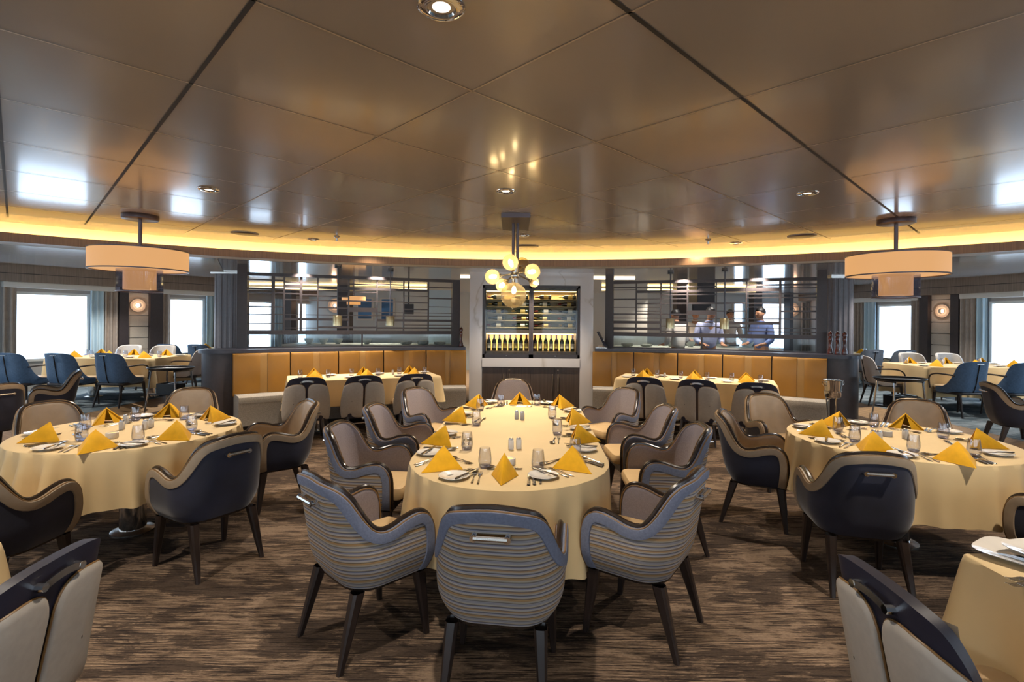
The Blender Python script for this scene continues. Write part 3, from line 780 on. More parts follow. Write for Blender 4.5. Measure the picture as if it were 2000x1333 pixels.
ov = [((984, 934), (.02, 1), 'at the near end of the long table'),
      ((862, 914), (.62, .78), 'at the near left corner of the long table'),
      ((864, 866), (1, .12), 'at the second left seat of the long table'),
      ((898, 822), (1, -.05), 'at the third left seat of the long table'),
      ((932, 794), (.85, -.5), 'at the far left corner of the long table'),
      ((1015, 789), (0, -1), 'at the far end of the long table'),
      ((1096, 795), (-.85, -.5), 'at the far right corner of the long table'),
      ((1122, 826), (-1, -.05), 'at the third right seat of the long table'),
      ((1133, 862), (-1, .1), 'at the second right seat of the long table'),
      ((1122, 914), (-.66, .75), 'at the near right corner of the long table')]
for p, s, w in ov: cover(gp(*p), s, w)
nap.o.scale = (.62, .9, 1.05)
for p, w in (((90, 860), 'at the left seat of the left round table'), ((182, 878), 'at the near left seat of the left round table'), ((348, 856), 'at the near right seat of the left round table'),
             ((205, 826), 'at the rear left seat of the left round table'), ((334, 814), 'at the rear seat of the left round table'), ((416, 821), 'at the right seat of the left round table')):
    q = Vector(gp(*p)); cover(q, LC-q, w)
for p, w in (((1600, 850), 'at the left seat of the right round table'), ((1634, 832), 'at the rear left seat of the right round table'), ((1703, 879), 'at the near left seat of the right round table'),
             ((1768, 836), 'at the rear seat of the right round table'), ((1915, 872), 'at the right seat of the right round table'), ((1874, 903), 'at the near right seat of the right round table')):
    q = Vector(gp(*p)); cover(q, RC-q, w)
def onrect(c, rot, x, y): return (c[0]+x*cos(rot)-y*sin(rot), c[1]+x*sin(rot)+y*cos(rot))
for c, rot, tn in ((BL, BLR, 'left banquette table'), (BR, BRR, 'right banquette table')):
    for k, x in enumerate((-.70, 0, .70)):
        nm = ('left', 'middle', 'right')[k]
        cover(onrect(c, rot, x, -.20), (-sin(rot), cos(rot)), f'at the {nm} front seat of the {tn}', full=False)
        cover(onrect(c, rot, x, .20), (sin(rot), -cos(rot)), f'at the {nm} bench seat of the {tn}', full=False)
for c, tn, xs in (((-7.2, 9.46), 'left window table', (-.62, 0, .62)), ((7.95, 9.08), 'right window table', (-.66, 0, .66))):
    for k, x in enumerate(xs):
        nm = ('left', 'middle', 'right')[k]
        cover((c[0]+x, c[1]-.32), (0, 1), f'at the {nm} front seat of the {tn}', z=TZ+PZ, full=False)
        cover((c[0]+x, c[1]+.32), (0, -1), f'at the {nm} rear seat of the {tn}', z=TZ+PZ, full=False)
for c, tn in (((-6.85, 12.42), 'farther left window table'), ((8.22, 12.75), 'farther right window table')):
    for k, x in enumerate((-.45, .35)):
        nm = ('left', 'right')[k]
        cover((c[0]+x, c[1]-.22), (0, 1), f'at the {nm} front seat of the {tn}', z=TZ+PZ, full=False, plate=False)
# shakers, candles
def f_shaker():
    t = thing('salt_shaker', 'x', 'shaker'); m = MB(); m.rbox(-.016, .016, -.016, .016, 0, .062, .006, 3); m.build('body', 'ceramic', t)
    m = MB(); m.lathe([(.0155, .061), (.016, .066), (.012, .073), (.001, .075)], 14); m.build('cap', 'steel', t); return t
def f_candle():
    t = thing('candle_holder', 'x', 'candle'); m = MB(); m.lathe([(.001, 0), (.034, 0), (.037, .004), (.037, .038), (.033, .04), (.031, .036), (.030, .02), (.001, .018)], 24); m.build('cup', 'ceramic', t)
    m = MB(); m.lathe([(.001, .034), (.024, .034), (.029, .030), (.029, .021)], 16); m.build('tea_light', 'candle', t); return t
shk = Item(f_shaker); cnd = Item(f_candle)
for p, l in (((1009, 819), 'salt shaker behind the shadow patch on the long table, left of its pair'), ((1020, 821), 'pepper shaker behind the shadow patch on the long table, right of its pair'),
             ((998, 878), 'salt shaker before the shadow patch on the long table, left of its pair'), ((1013, 877), 'pepper shaker before the shadow patch on the long table, right of its pair'),
             ((238, 840), 'white salt shaker left of the pair on the left round table'), ((246, 828), 'white pepper shaker behind on the left round table'),
             ((284, 839), 'white shaker near the middle of the left round table'), ((295, 836), 'white shaker right of the middle of the left round table'),
             ((1706, 860), 'white salt shaker on the right round table, left of its pair'), ((1717, 862), 'white pepper shaker on the right round table, right of its pair'),
             ((1768, 858), 'white shaker on the right round table behind the glass')):
    g = G(p[0], p[1], TZ); shk.put((g.x, g.y, TZ), .2, l, 'shaker', 'salt and pepper shakers')
for c, rot, x, l in ((BL, BLR, .42, 'white shaker on the left banquette table'), (BR, BRR, -.42, 'white shaker on the right banquette table')):
    q = onrect(c, rot, x, .05); shk.put((q[0], q[1], TZ), rot, l, 'shaker', 'salt and pepper shakers')
for p, l in (((994, 908), 'tea light in a white cup near the front of the long table'), ((219, 856), 'white candle cup on the left round table'), ((1731, 852), 'lit tea light cup on the right round table')):
    g = G(p[0], p[1], TZ); cnd.put((g.x, g.y, TZ), 0, l, 'candle', 'tea light cups')
# foreground right table: two dinner plates, cutlery
def f_dish():
    m = MB(); pr = []
    def ring(r, z, e=4):
        out = []
        for k in range(36):
            a = 2*pi*k/36; q = (abs(cos(a))**e+abs(sin(a))**e)**(-1/e); out.append((r*q*cos(a), r*q*sin(a), z))
        return out
    m.grid([ring(.01, .004), ring(.06, .004), ring(.075, .012), ring(.115, .020), ring(.117, .023), ring(.074, .016), ring(.06, .009), ring(.01, .009)], closed_u=True)
    m.grid([ring(.062, .004, 3), ring(.06, 0, 3), ring(.055, 0, 3), ring(.054, .004, 3)], closed_u=True)
    return m.build('square_plate', 'china', ang=60)
dsh = Item(f_dish)
g = G(1992, 1092, TZ); dsh.put((g.x, g.y, TZ), .55, 'white square plate with raised rim on the bottom right table', 'plate')
g = G(2062, 1106, TZ); dsh.put((g.x, g.y, TZ+.022), .2, 'white square plate resting over the first on the bottom right table, cut by the frame', 'plate')
for k in range(2):
    g = G(1962, 1132+k*11, TZ); frk.put((g.x+.2, g.y, TZ), pi/2+.05, ('upper', 'lower')[k]+' fork of the two on the bottom right table', 'fork')
# ------------------------------------------------------------------ room shell
ZC = 2.70; ZL = 2.44; ZO = 2.60
FC = (0, -.75); FR = 8.75
def arc(c, R, a0, a1, n):      # angles measured from +Y, clockwise (to +X)
    return [(c[0]+R*sin(a0+(a1-a0)*i/n), c[1]+R*cos(a0+(a1-a0)*i/n)) for i in range(n+1)]
def S_(name, mb, mat, smooth=True, a=35): return struct(mb.build(name, mat, smooth=smooth, ang=a))
# floors
m = MB(); m.box(-14, 14, -7, 18, -.06, 0); S_('floor', m, 'carpet')
BC = (.30, 1.63); BR0 = 7.43
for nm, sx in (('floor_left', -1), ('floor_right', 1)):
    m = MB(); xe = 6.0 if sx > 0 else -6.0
    m.box(min(sx*6.45, sx*13.5), max(sx*6.45, sx*13.5), -6.5, 17, 0, PZ); S_(nm, m, 'carpet_daylit')
for nm, sx in (('trim_1', -1), ('trim_2', 1)):      # oak nosing ramp up to the raised window floor
    m = MB(); a, b = sx*6.02, sx*6.47
    y0, y1 = -6.5, 17
    m.add([(a, y0, 0), (b, y0, 0), (b, y0, PZ+.004), (a+sx*.05, y0, .02), (a, y1, 0), (b, y1, 0), (b, y1, PZ+.004), (a+sx*.05, y1, .02)], [(0, 1, 2, 3), (7, 6, 5, 4), (3, 2, 6, 7), (0, 3, 7, 4), (1, 5, 6, 2), (0, 4, 5, 1)])
    S_(nm, m, 'woodfloor')
m = MB(); m.prism([(-6.02, 10.2), (-5.2, 9.3), (5.8, 9.3), (6.02, 9.8), (6.02, 17), (-6.02, 17)], 0.001, PZ); S_('floor_rear', m, 'woodfloor')
# main ceiling disc
def clip_line(p, d, c, R):
    f = (p[0]-c[0], p[1]-c[1]); b = f[0]*d[0]+f[1]*d[1]; cc = f[0]**2+f[1]**2-R*R; q = b*b-cc
    if q <= 0: return None
    return -b-sqrt(q), -b+sqrt(q)
m = MB(); A0 = radians(128)
m.prism(arc(FC, FR+.34, -A0, A0, 80), ZC, ZC+.05)
m.mi = 1
ea = (cos(radians(44.1)), sin(radians(44.1))); eb = (-ea[1], ea[0])
EA = (.718, .696); EB = (-.696, .718)
SCL = 1.43
def seam(dirv, org, w, dark, cut=FR-.15):
    t = clip_line(org, dirv, FC, cut)
    if not t: return
    n = (-dirv[1]*w, dirv[0]*w); m.mi = 2 if dark else 1
    t0, t1 = t
    # keep in front of the rear wall
    if dirv[1] > 0 and org[1]+t0*dirv[1] < -5.4: t0 = (-5.4-org[1])/dirv[1]
    p0 = (org[0]+t0*dirv[0], org[1]+t0*dirv[1]); p1 = (org[0]+t1*dirv[0], org[1]+t1*dirv[1])
    z = ZC-.003
    m.add([(p0[0]-n[0], p0[1]-n[1], z), (p1[0]-n[0], p1[1]-n[1], z), (p1[0]+n[0], p1[1]+n[1], z), (p0[0]+n[0], p0[1]+n[1], z)], [(3, 2, 1, 0)])
for k in [x for x in range(-12, 16) if x not in (-2, -3, -4)]:
    s = (.413+k*.695)*SCL if k != -1 else -.05*SCL                # lines running along EB, placed along EA
    dark = k in (0, -1, -6)
    org = (EA[0]*s, EA[1]*s)
    seam((EB[0], EB[1]), org, .009 if dark else .0045, dark)
    if k in (-1, -2, -3): continue
    s = (.725+k*.622)*SCL
    org = (EB[0]*s, EB[1]*s); dark = k in (0, -7)
    seam((EA[0], EA[1]), org, .009 if dark else .0045, dark)
struct(m.build('ceiling', ['ceil', 'seam', 'seamd'], smooth=False, fix=False))
# cove: fascia ring, ledge, back wall of the cove, led strip
def ringwall(R0, R1, z0, z1, a0, a1, n=90, c=FC):
    mb = MB(); A = arc(c, R0, a0, a1, n); B = arc(c, R1, a0, a1, n)
    mb.grid([[(x, y, z0) for x, y in A], [(x, y, z1) for x, y in A], [(x, y, z1) for x, y in B], [(x, y, z0) for x, y in B]], closed_v=True)
    for i in (0, n): mb.add([(A[i][0], A[i][1], z0), (A[i][0], A[i][1], z1), (B[i][0], B[i][1], z1), (B[i][0], B[i][1], z0)], [(0, 1, 2, 3)])
    return mb
S_('trim_3', ringwall(FR, FR+.03, ZL, 2.545, -A0, A0), 'wood')
S_('trim_4', ringwall(FR+.03, FR+.32, ZL+.002, ZL+.02, -A0, A0), 'white')
S_('trim_5', ringwall(FR+.28, FR+.34, ZL, ZC, -A0, A0), 'white')
led = MB(); led.tube([(x, y, ZL+.045) for x, y in arc(FC, FR+.17, -radians(80), radians(80), 90)], .012, 6)
tag(led.build('led_strip', 'led'), 'amber light strip hidden on the ledge of the curved ceiling cove', 'light')
# low ceiling over the bar, higher ceiling over the window zones
def sector(a0, a1, z, R1=22, name='ceiling_low', mat='ceil2'):
    mb = ringwall(FR+.30, R1, z, z+.04, a0, a1, 40); return S_(name, mb, mat, True)
AL, AR = -radians(27.6), radians(31.8)
sector(AL, AR, ZL, name='ceiling_rear'); sector(-A0, AL, ZO, name='ceiling_left'); sector(AR, A0, ZO, name='ceiling_right')
for nm, a in (('trim_6', AL), ('trim_7', AR)):
    mb = MB(); p = [(FC[0]+R*sin(a), FC[1]+R*cos(a)) for R in (FR+.31, 21)]; w = .01
    mb.add([(p[0][0]-w, p[0][1], ZL), (p[1][0]-w, p[1][1], ZL), (p[1][0]-w, p[1][1], ZO+.02), (p[0][0]-w, p[0][1], ZO+.02), (p[0][0]+w, p[0][1], ZL), (p[1][0]+w, p[1][1], ZL), (p[1][0]+w, p[1][1], ZO+.02), (p[0][0]+w, p[0][1], ZO+.02)],
           [(0, 1, 2, 3), (4, 7, 6, 5), (0, 4, 5, 1), (2, 6, 7, 3)]); S_(nm, mb, 'white')
# ------------------------------------------------------------------ window walls
class Wall:
    def __init__(s, A, B): s.A = Vector(A); s.B = Vector(B); s.d = (s.B-s.A).normalized(); n = Vector((s.d.y, -s.d.x)); s.n = n if n.dot(-s.A) > 0 else -n
    def t(s, px):               # along-wall distance of a photo column
        u = (px-1000)/1000
        # A + t d = (u*y, y)
        return (u*s.A.y-s.A.x)/(s.d.x-u*s.d.y)
    def p(s, t, off=0): q = s.A+s.d*t+s.n*off; return q
    def slab(s, mb, t0, t1, z0, z1, o0, o1):
        a, b, c, d = s.p(t0, o0), s.p(t1, o0), s.p(t1, o1), s.p(t0, o1)
        mb.add([(q.x, q.y, z) for z in (z0, z1) for q in (a, b, c, d)], [(0, 3, 2, 1), (4, 5, 6, 7), (0, 1, 5, 4), (1, 2, 6, 5), (2, 3, 7, 6), (3, 0, 4, 7)])
nwin = [0]
def window(w, t0, t1, z0, z1, mt='window'):
    nwin[0] += 1
    mb = MB(); w.slab(mb, t0, t1, z0, z1, -.10, -.075); o = S_('window_%d' % nwin[0], mb, mt)
    mb = MB()
    for a, b, c, d in ((t0-.05, t0, z0-.05, z1+.05), (t1, t1+.05, z0-.05, z1+.05), (t0, t1, z1, z1+.05), (t0, t1, z0-.05, z0)): w.slab(mb, a, b, c, d, -.12, .03)
    f = mb.build('frame', 'white', o); return o
def curtain(w, t0, t1, z0, z1, label, mat='drape', off=.10, group='window curtains'):
    mb = MB(); n = max(8, int(abs(t1-t0)/.012)); k = abs(t1-t0)/.10
    fr = []; bk = []
    for i in range(n+1):
        t = t0+(t1-t0)*i/n; wv = .035*sin(2*pi*k*i/n+.6)+.008*sin(5.1*k*i/n)
        fr.append((t, off+wv+.006)); bk.append((t, off+wv-.006))
    rows = []
    for sgn, L in ((0, fr), (1, bk)):
        zs = (z0, (z0+z1)/2, z1) if sgn == 0 else (z1, (z0+z1)/2, z0)
        for z in zs: rows.append([(w.p(t, o).x, w.p(t, o).y, z) for t, o in L])
    mb.grid(rows, closed_v=True)
    return tag(mb.build('curtain', mat, ang=80), label, 'curtain', group)
def sconce(w, t, z, label):
    c = w.p(t, .055); rz = atan2(w.n.y, w.n.x)-pi/2
    o = thing('wall_sconce', label, 'wall lamp', (c.x, c.y, z), rz+pi/2)   # local +X points into the room
    def disc(r0, r1, x0, x1, name, mat, par=None):
        mb = MB(); rows = []
        for x, r in ((x0, r0), (x0, r1), (x1, r1), (x1, r0)):
            rows.append([(x, r*cos(2*pi*i/36), r*sin(2*pi*i/36)) for i in range(36)])
        mb.grid(rows, closed_u=True, closed_v=True); return mb.build(name, mat, par)
    for k, (r0, r1) in enumerate(((.155, .21), (.10, .15))): disc(r0, r1, -.03+k*.012, -.005+k*.014, 'ring', 'halo2', o)
    disc(.062, .098, .0, .014, 'glowing_ring', 'halo', o); disc(.001, .060, .01, .035, 'centre_disc', 'steel', o)
    l = bpy.data.lights.new('sconce_light', 'POINT'); l.energy = 1.5; l.color = (1, .62, .4); l.shadow_soft_size = .06
    lo = bpy.data.objects.new('sconce_light', l); COL.objects.link(lo); lo.parent = o; lo.location = (.12, 0, 0)
    return o
zs = lambda z: z
def winwall(w, wins, claddings, nm, side):
    # solid wall with openings covered by panes; frieze, pelmet boards, pilasters
    T0, T1 = -7, 6.8
    edges = sorted([(a, b) for a, b in wins])
    mb = MB(); cur = T0
    for a, b in edges:
        w.slab(mb, cur, a, 0, 2.66, -.2, 0); cur = b
        w.slab(mb, a, b, 0, .72, -.2, 0); w.slab(mb, a, b, 2.05, 2.66, -.2, 0)
        w.slab(mb, a, b, .6, 2.2, -.2, -.13)
    w.slab(mb, cur, T1, 0, 2.66, -.2, 0)
    S_('wall_'+nm, mb, 'walls', False)
    mb = MB(); w.slab(mb, T0, T1, 2.26, 2.60, 0, .22); o = S_('trim_frieze_'+nm if False else 'trim_%d' % (20+len(nm)), mb, 'frieze', False)
    mb = MB(); w.slab(mb, T0, T1, 2.415, 2.425, .22, .225); k = mb.build('groove', 'seamd', o)
    for a, b in edges: window(w, a+.03, b-.03, .75, 2.03)
WL = Wall((-9.8, 9.8), (-7.5, 13.1)); WR = Wall((10.1, 10.1), (9.1, 13.8))
tl = lambda px: WL.t(px); tr = lambda px: WR.t(px)
wl = [(tl(28), tl(172)), (tl(329), tl(397)), (-2.6, -.5), (-5.6, -3.5), (tl(484), tl(530)), (tl(580), tl(627))]
wr = [(tr(1936), tr(1936)-1.9), (tr(1786), tr(1717)), (-5.6, -3.4)]
wr = [tuple(sorted(x)) for x in wr]
winwall(WL, wl, None, 'left', -1); winwall(WR, wr, None, 'right', 1)
def strip(w, ta, tb, z0, z1, o1, name, mat, label, cat, group=None):
    mb = MB(); a, b = sorted((ta, tb)); w.slab(mb, a, b, z0, z1, 0.001, o1); return tag(mb.build(name, mat, smooth=False), label, cat, group)
for (w, t_, segs, sd) in ((WL, tl, (228, 246, 288, 313), 'left'), (WR, tr, (1805, 1822, 1866, 1882), 'right')):
    a, b, c, d = segs
    for k, (x0, x1) in enumerate(((a, b), (c, d))):
        strip(w, t_(x0), t_(x1), PZ, 2.258, .16, 'pilaster', 'dark', f'dark brown pilaster {("before", "after")[k]} the sconce panel of the {sd} window wall, reading left to right', 'pilaster', 'dark pilasters beside the sconces')
    # cladding panel with shadow joints
    lo, hi = sorted((t_(b), t_(c))); o = thing('wall_panel', f'pale textured wall panel carrying the round sconce of the {sd} window wall', 'wall panel')
    z = PZ
    while z < 2.25:
        mb = MB(); w.slab(mb, lo+.003, hi-.003, z, min(z+.24, 2.258), .001, .05); mb.build('panel_course', 'cladding', o, smooth=False); z += .255
sconce(WL, (tl(246)+tl(288))/2, Dp(266, 597, 11.7).z, 'round glowing sconce of stacked rings between the left windows')
sconce(WR, (tr(1822)+tr(1866))/2, Dp(1842, 609, 11.9).z, 'round glowing sconce of stacked rings between the right windows')
for w, t_, spans in ((WL, tl, ((2, 228, 'beside the frame edge'), (313, 437, 'nearer the bar'))), (WR, tr, ((1655, 1802, 'nearer the bar'), (1884, 2010, 'at the frame edge')))):
    for a, b, l in spans:
        sd = 'left' if w is WL else 'right'
        strip(w, t_(a), t_(b), 2.15, 2.258, .17, 'pelmet', 'white', f'white pelmet board over the {sd} window {l}', 'pelmet')
for a, b, mt, l in ((2, 29, 'drape', 'taupe curtain at the left edge of the photo'), (201, 228, 'drape', 'taupe curtain at the right of the first left window'), (173, 200, 'sheer', 'pale blue sheer at the right side of the first left window'),
                    (313, 329, 'drape', 'taupe curtain between the left sconce and the second left window'), (398, 413, 'sheer', 'pale blue sheer at the right side of the second left window'), (413, 432, 'drape', 'taupe curtain by the left pillar')):
    curtain(WL, tl(a), tl(b), PZ+.02, 2.15, l, mt)
for a, b, mt, l in ((1655, 1694, 'drape', 'taupe curtain by the right pillar'), (1695, 1716, 'sheer', 'pale blue sheer at the left side of the right window nearer the bar'), (1787, 1804, 'drape', 'taupe curtain between the bar-side right window and the sconce panel'),
                    (1883, 1914, 'drape', 'taupe curtain between the right sconce panel and the edge window'), (1915, 1935, 'sheer', 'pale blue sheer at the left side of the edge window on the right')):
    curtain(WR, tr(a), tr(b), PZ+.02, 2.15, l, mt)
# walls behind the camera with windows
WB = Wall((-12, -5.5), (12, -5.5)); WB.n = Vector((0, 1))
mb = MB(); WB.slab(mb, -1, 25, 0, 2.75, -.3, -.14); S_('wall_front', mb, 'walls', False)
for t0 in (1.2, 4.6, 8.3, 10.6, 13.4, 15.8, 19.2): 
    window(WB, t0, t0+1.6, .75, 2.1, 'window2')
for sx, nm in ((-1, 'side_left'), (1, 'side_right')):
    A = (sx*13.2, -5.6); mb = MB(); mb.box(min(sx*13, sx*13.2), max(sx*13, sx*13.2), -5.6, 8, 0, 2.75); S_('wall_'+nm, mb, 'walls', False)
    w = Wall((sx*12.9, -5), (sx*12.9, 7)); w.n = Vector((-sx, 0))
    for t0 in (1.0, 4.0, 7.0): window(w, t0, t0+1.9, .85, 2.1, 'window2')
# rear wall
YB = 15.2
mb = MB(); mb.box(-9, 10, YB, YB+.15, 0, 2.75); S_('wall_rear', mb, 'rearw', False)
WR_ = Wall((-9, YB), (10, YB)); WR_.n = Vector((0, -1))
tb = lambda px: WR_.t(px)
for a, b in ((1433, 1448), (1488, 1530)):
    nwin[0] += 1
    mb = MB(); WR_.slab(mb, tb(a), tb(b), PZ+.75, 2.16, .01, .03); o = S_('window_%d' % nwin[0], mb, 'window')
    fm = MB(); 
    for q in ((tb(a)-.05, tb(a), .82, 2.2), (tb(b), tb(b)+.05, .82, 2.2), (tb(a), tb(b), 2.16, 2.2)): WR_.slab(fm, q[0], q[1], q[2], q[3], .005, .06)
    fm.build('frame', 'white', o)
curtain(WL, tl(531), tl(560), PZ+.02, 2.15, 'pale blue curtain between the two rear windows seen through the left screen', 'sheer')
curtain(WL, tl(626), tl(640), PZ+.02, 2.15, 'pale blue curtain right of the second rear window', 'sheer')
for a, b, mt, l in ((1449, 1462, 'sheer', 'pale curtain behind the bar crew on the right'), (1560, 1596, 'drape', 'taupe curtain seen through the right end of the right screen')):
    curtain(WR_, tb(a), tb(b), PZ+.02, 2.2, l, mt, off=.12)
def rearbox(px0, px1, z0, z1, d, name, mat, label, cat, y=None, th=.05, group=None):
    y = y or YB; x0 = (px0-1000)/1000*y; x1 = (px1-1000)/1000*y
    mb = MB(); mb.box(x0, x1, y-th, y, z0, z1); return tag(mb.build(name, mat, smooth=False), label, cat, group)
sconce(WR_, tb(655), 2.0, 'round sconce on the rear wall seen through the left screen')
sconce(WR_, tb(1545), 2.0, 'round sconce on the rear wall seen through the right screen')
for a, b, y, l in ((562, 578, 13.6, 'dark square pillar between the rear windows behind the left screen'), (666, 690, 13.0, 'dark pillar behind the left screen under the amber lamp'), (1314, 1334, 12.5, 'dark pillar behind the middle of the right screen'), (1462, 1478, 14.2, 'dark pillar right of the bar crew'), (1531, 1538, 14.4, 'slim dark post left of the rear sconce')):
    rearbox(a, b, PZ, ZL, 0, 'pillar', 'dark', l, 'pillar', y=y, th=.3)
for a, b, z0, z1, l in ((700, 726, 1.62, 2.2, 'seascape picture in a white frame seen through the left screen'), (746, 768, 1.6, 2.2, 'tall blue seascape picture right of the framed one')):
    x0 = (a-1000)/1000*YB; x1 = (b-1000)/1000*YB
    o = thing('picture', l, 'picture'); mb = MB(); mb.box(x0-.05, x1+.05, YB-.04, YB-.002, z0-.05, z1+.05); mb.build('frame', 'white', o, smooth=False)
    mb = MB(); mb.box(x0, x1, YB-.05, YB-.04, z0, z1); mb.build('canvas', 'sea', o, smooth=False)
def tv(px, py, w, h, d, tilt, l):
    c = Dp(px, py, d); o = thing('television', l, 'television', tuple(c), tilt); mb = MB(); mb.box(-w/2, w/2, 0, .04, -h/2, h/2); mb.build('housing', 'black', o, smooth=False)
    mb = MB(); mb.box(-w/2+.02, w/2-.02, -.004, 0, -h/2+.02, h/2-.02); mb.build('screen', 'screen', o, smooth=False); mb = MB(); mb.box(-.02, .02, .04, .08, 0, ZL-c.z); mb.build('ceiling_bracket', 'black', o)
tv(798, 604, .25, .25, 12.6, .2, 'black screen hung from the ceiling behind the left lattice')
tv(1371, 598, .42, .26, 11.6, 0, 'black screen over the crew behind the right lattice')
rearbox(838, 880, PZ, 2.3, 0, 'wall_panel', 'sheer', 'pale blue-grey panel at the right end of the view through the left screen', 'wall panel', y=12.2, th=.08)
rearbox(1198, 1262, PZ, ZL, 0, 'partition', 'white', 'white partition at the left end of the view through the right screen', 'partition', y=11.6, th=.1)
rearbox(1345, 1378, 2.0, ZL, 0, 'extractor_hood', 'dark', 'dark hood hanging over the crew behind the right lattice', 'hood', y=11.0, th=.5)
# lit coves behind the bar
for y, x0, x1, l in ((13.2, -6.9, -2.2, 'amber light strip on the rear ceiling seen through the left screen'), (12.6, 2.2, 6.0, 'warm light strip on the rear ceiling seen through the right screen')):
    o = thing('ceiling_light', l, 'light'); mb = MB(); mb.box(x0, x1, y, y+.10, ZL-.10, ZL-.001); mb.build('housing', 'white', o); mb = MB(); mb.box(x0, x1, y-.012, y, ZL-.075, ZL-.035); mb.build('diffuser', 'ledw', o)
for px0, px1, d, l in ((898, 918, 9.9, 'warm light line on the ceiling at the left of the marble surround'), (1157, 1240, 9.9, 'warm light line on the ceiling at the right of the marble surround')):
    x0, x1 = (px0-1000)/1000*d, (px1-1000)/1000*d
    mb = MB(); mb.box(x0, x1, d, d+.05, 2.41, 2.439); tag(mb.build('ceiling_light', 'glow', smooth=False), l, 'light')
# ------------------------------------------------------------------ bar front: counter, banquettes, screens
def pol(R, a, z=0): return (BC[0]+R*sin(a), BC[1]+R*cos(a), z)
def barc(R, a0, a1, n): return [pol(R, a0+(a1-a0)*i/n)[:2] for i in range(n+1)]
CT = 1.12
for sg, sd in ((-1, 'left'), (1, 'right')):
    a0, a1 = sg*radians(8.6 if sg < 0 else 8.95), sg*radians(37.4 if sg < 0 else 37.1)
    aB = sg*radians(36.6)
    # counter wall and top with a rounded end
    def outline(ri, ro, ea):
        inner = barc(ri, a0, ea, 24); outer = barc(ro, ea, a0, 24); rm = (ro-ri)/2; c = pol((ri+ro)/2, ea); end = []
        for k in range(1, 10):
            t = pi*k/10; dr = -cos(t)*rm; dt = sin(t)*rm
            end.append((c[0]+sin(ea)*dr+sg*cos(ea)*dt, c[1]+cos(ea)*dr-sg*sin(ea)*dt))
        return inner+end+outer
    o = thing('bar_counter', f'curved charcoal counter behind the {sd} banquette, with a rounded end', 'counter')
    mb = MB(); mb.prism(outline(BR0+.02, BR0+.56, a1), 0, CT-.05); mb.build('body', 'dark', o)
    mb = MB(); mb.prism(outline(BR0-.035, BR0+.60, a1), CT-.05, CT); mb.build('worktop', 'counter', o)
    mb = MB(); mb.prism(outline(BR0+.0, BR0+.58, a1), 0, .12); mb.build('plinth', 'black', o)
    # banquette
    b = thing('banquette', f'curved banquette with tan leather back and grey woven seat along the {sd} counter', 'banquette')
    aBi = sg*radians(8.7)
    mb = MB(); prof = [(-.50, .06), (-.50, .38), (-.515, .42), (-.505, .465), (-.47, .482), (-.2, .475), (-.05, .47), (-.05, .06)]
    n = 40; rows = [[pol(BR0+r, aBi+(aB-aBi)*i/n, z) for i in range(n+1)] for r, z in prof]
    mb.grid(rows)
    for i in (0, n):
        mb.add([r[i] for r in rows], [tuple(range(len(rows)))])
    mb.build('seat', 'tweedgrey', b)
    mb = MB(); rows = [[pol(BR0+r, aBi+(aB-aBi)*i/n, z) for i in range(n+1)] for r, z in ((-.46, 0), (-.46, .06), (-.05, .06), (-.05, 0))]
    mb.grid(rows); mb.build('plinth', 'black', b)
    npan = 5 if False else 6
    if sg < 0: cuts = [455, 568, 662, 750, 833, 912]
    else: cuts = [1157, 1238, 1324, 1412, 1508, 1617]
    # panel edges by their bearing on the back arc
    def bear(px):
        u = (px-1000)/1000; r = BR0-.1
        A = 1+u*u; B_ = -2*(u*BC[0]+BC[1]); C_ = BC[0]**2+BC[1]**2-r*r
        y = (-B_+sqrt(B_*B_-4*A*C_))/(2*A); return atan2(u*y-BC[0], y-BC[1])
    bs = [bear(c) for c in cuts]
    for k in range(5):
        p0, p1 = bs[k]+.0012, bs[k+1]-.0012
        f0, f1 = p0+(p1-p0)*.46, p0+(p1-p0)*.60
        for nm, mt, x0, x1, ex in (('back_panel', 'tan', p0, f0, 0), ('back_panel', 'tan', f1, p1, 0), ('back_strip', 'tanstrip', f0, f1, .012)):
            mb = MB(); rows = []
            prof = [(-.02, .44), (-.12+ex, .44), (-.125+ex, .60), (-.115+ex, .80), (-.10+ex, 1.02), (-.085+ex, 1.055), (-.05, 1.066), (-.02, 1.062)]
            for r, z in prof:
                row = []
                for i in range(9):
                    f = i/8; e = min(f, 1-f)*8; bul = .010*(1-(1-min(1, e))**2) if nm == 'back_panel' else 0
                    row.append(pol(BR0+r-(bul if r < -.06 else 0), x0+(x1-x0)*f, z))
                rows.append(row)
            mb.grid(rows)
            for i in (0, 8): mb.add([q[i] for q in rows], [tuple(range(len(rows)))])
            mb.build(nm, mt, b)
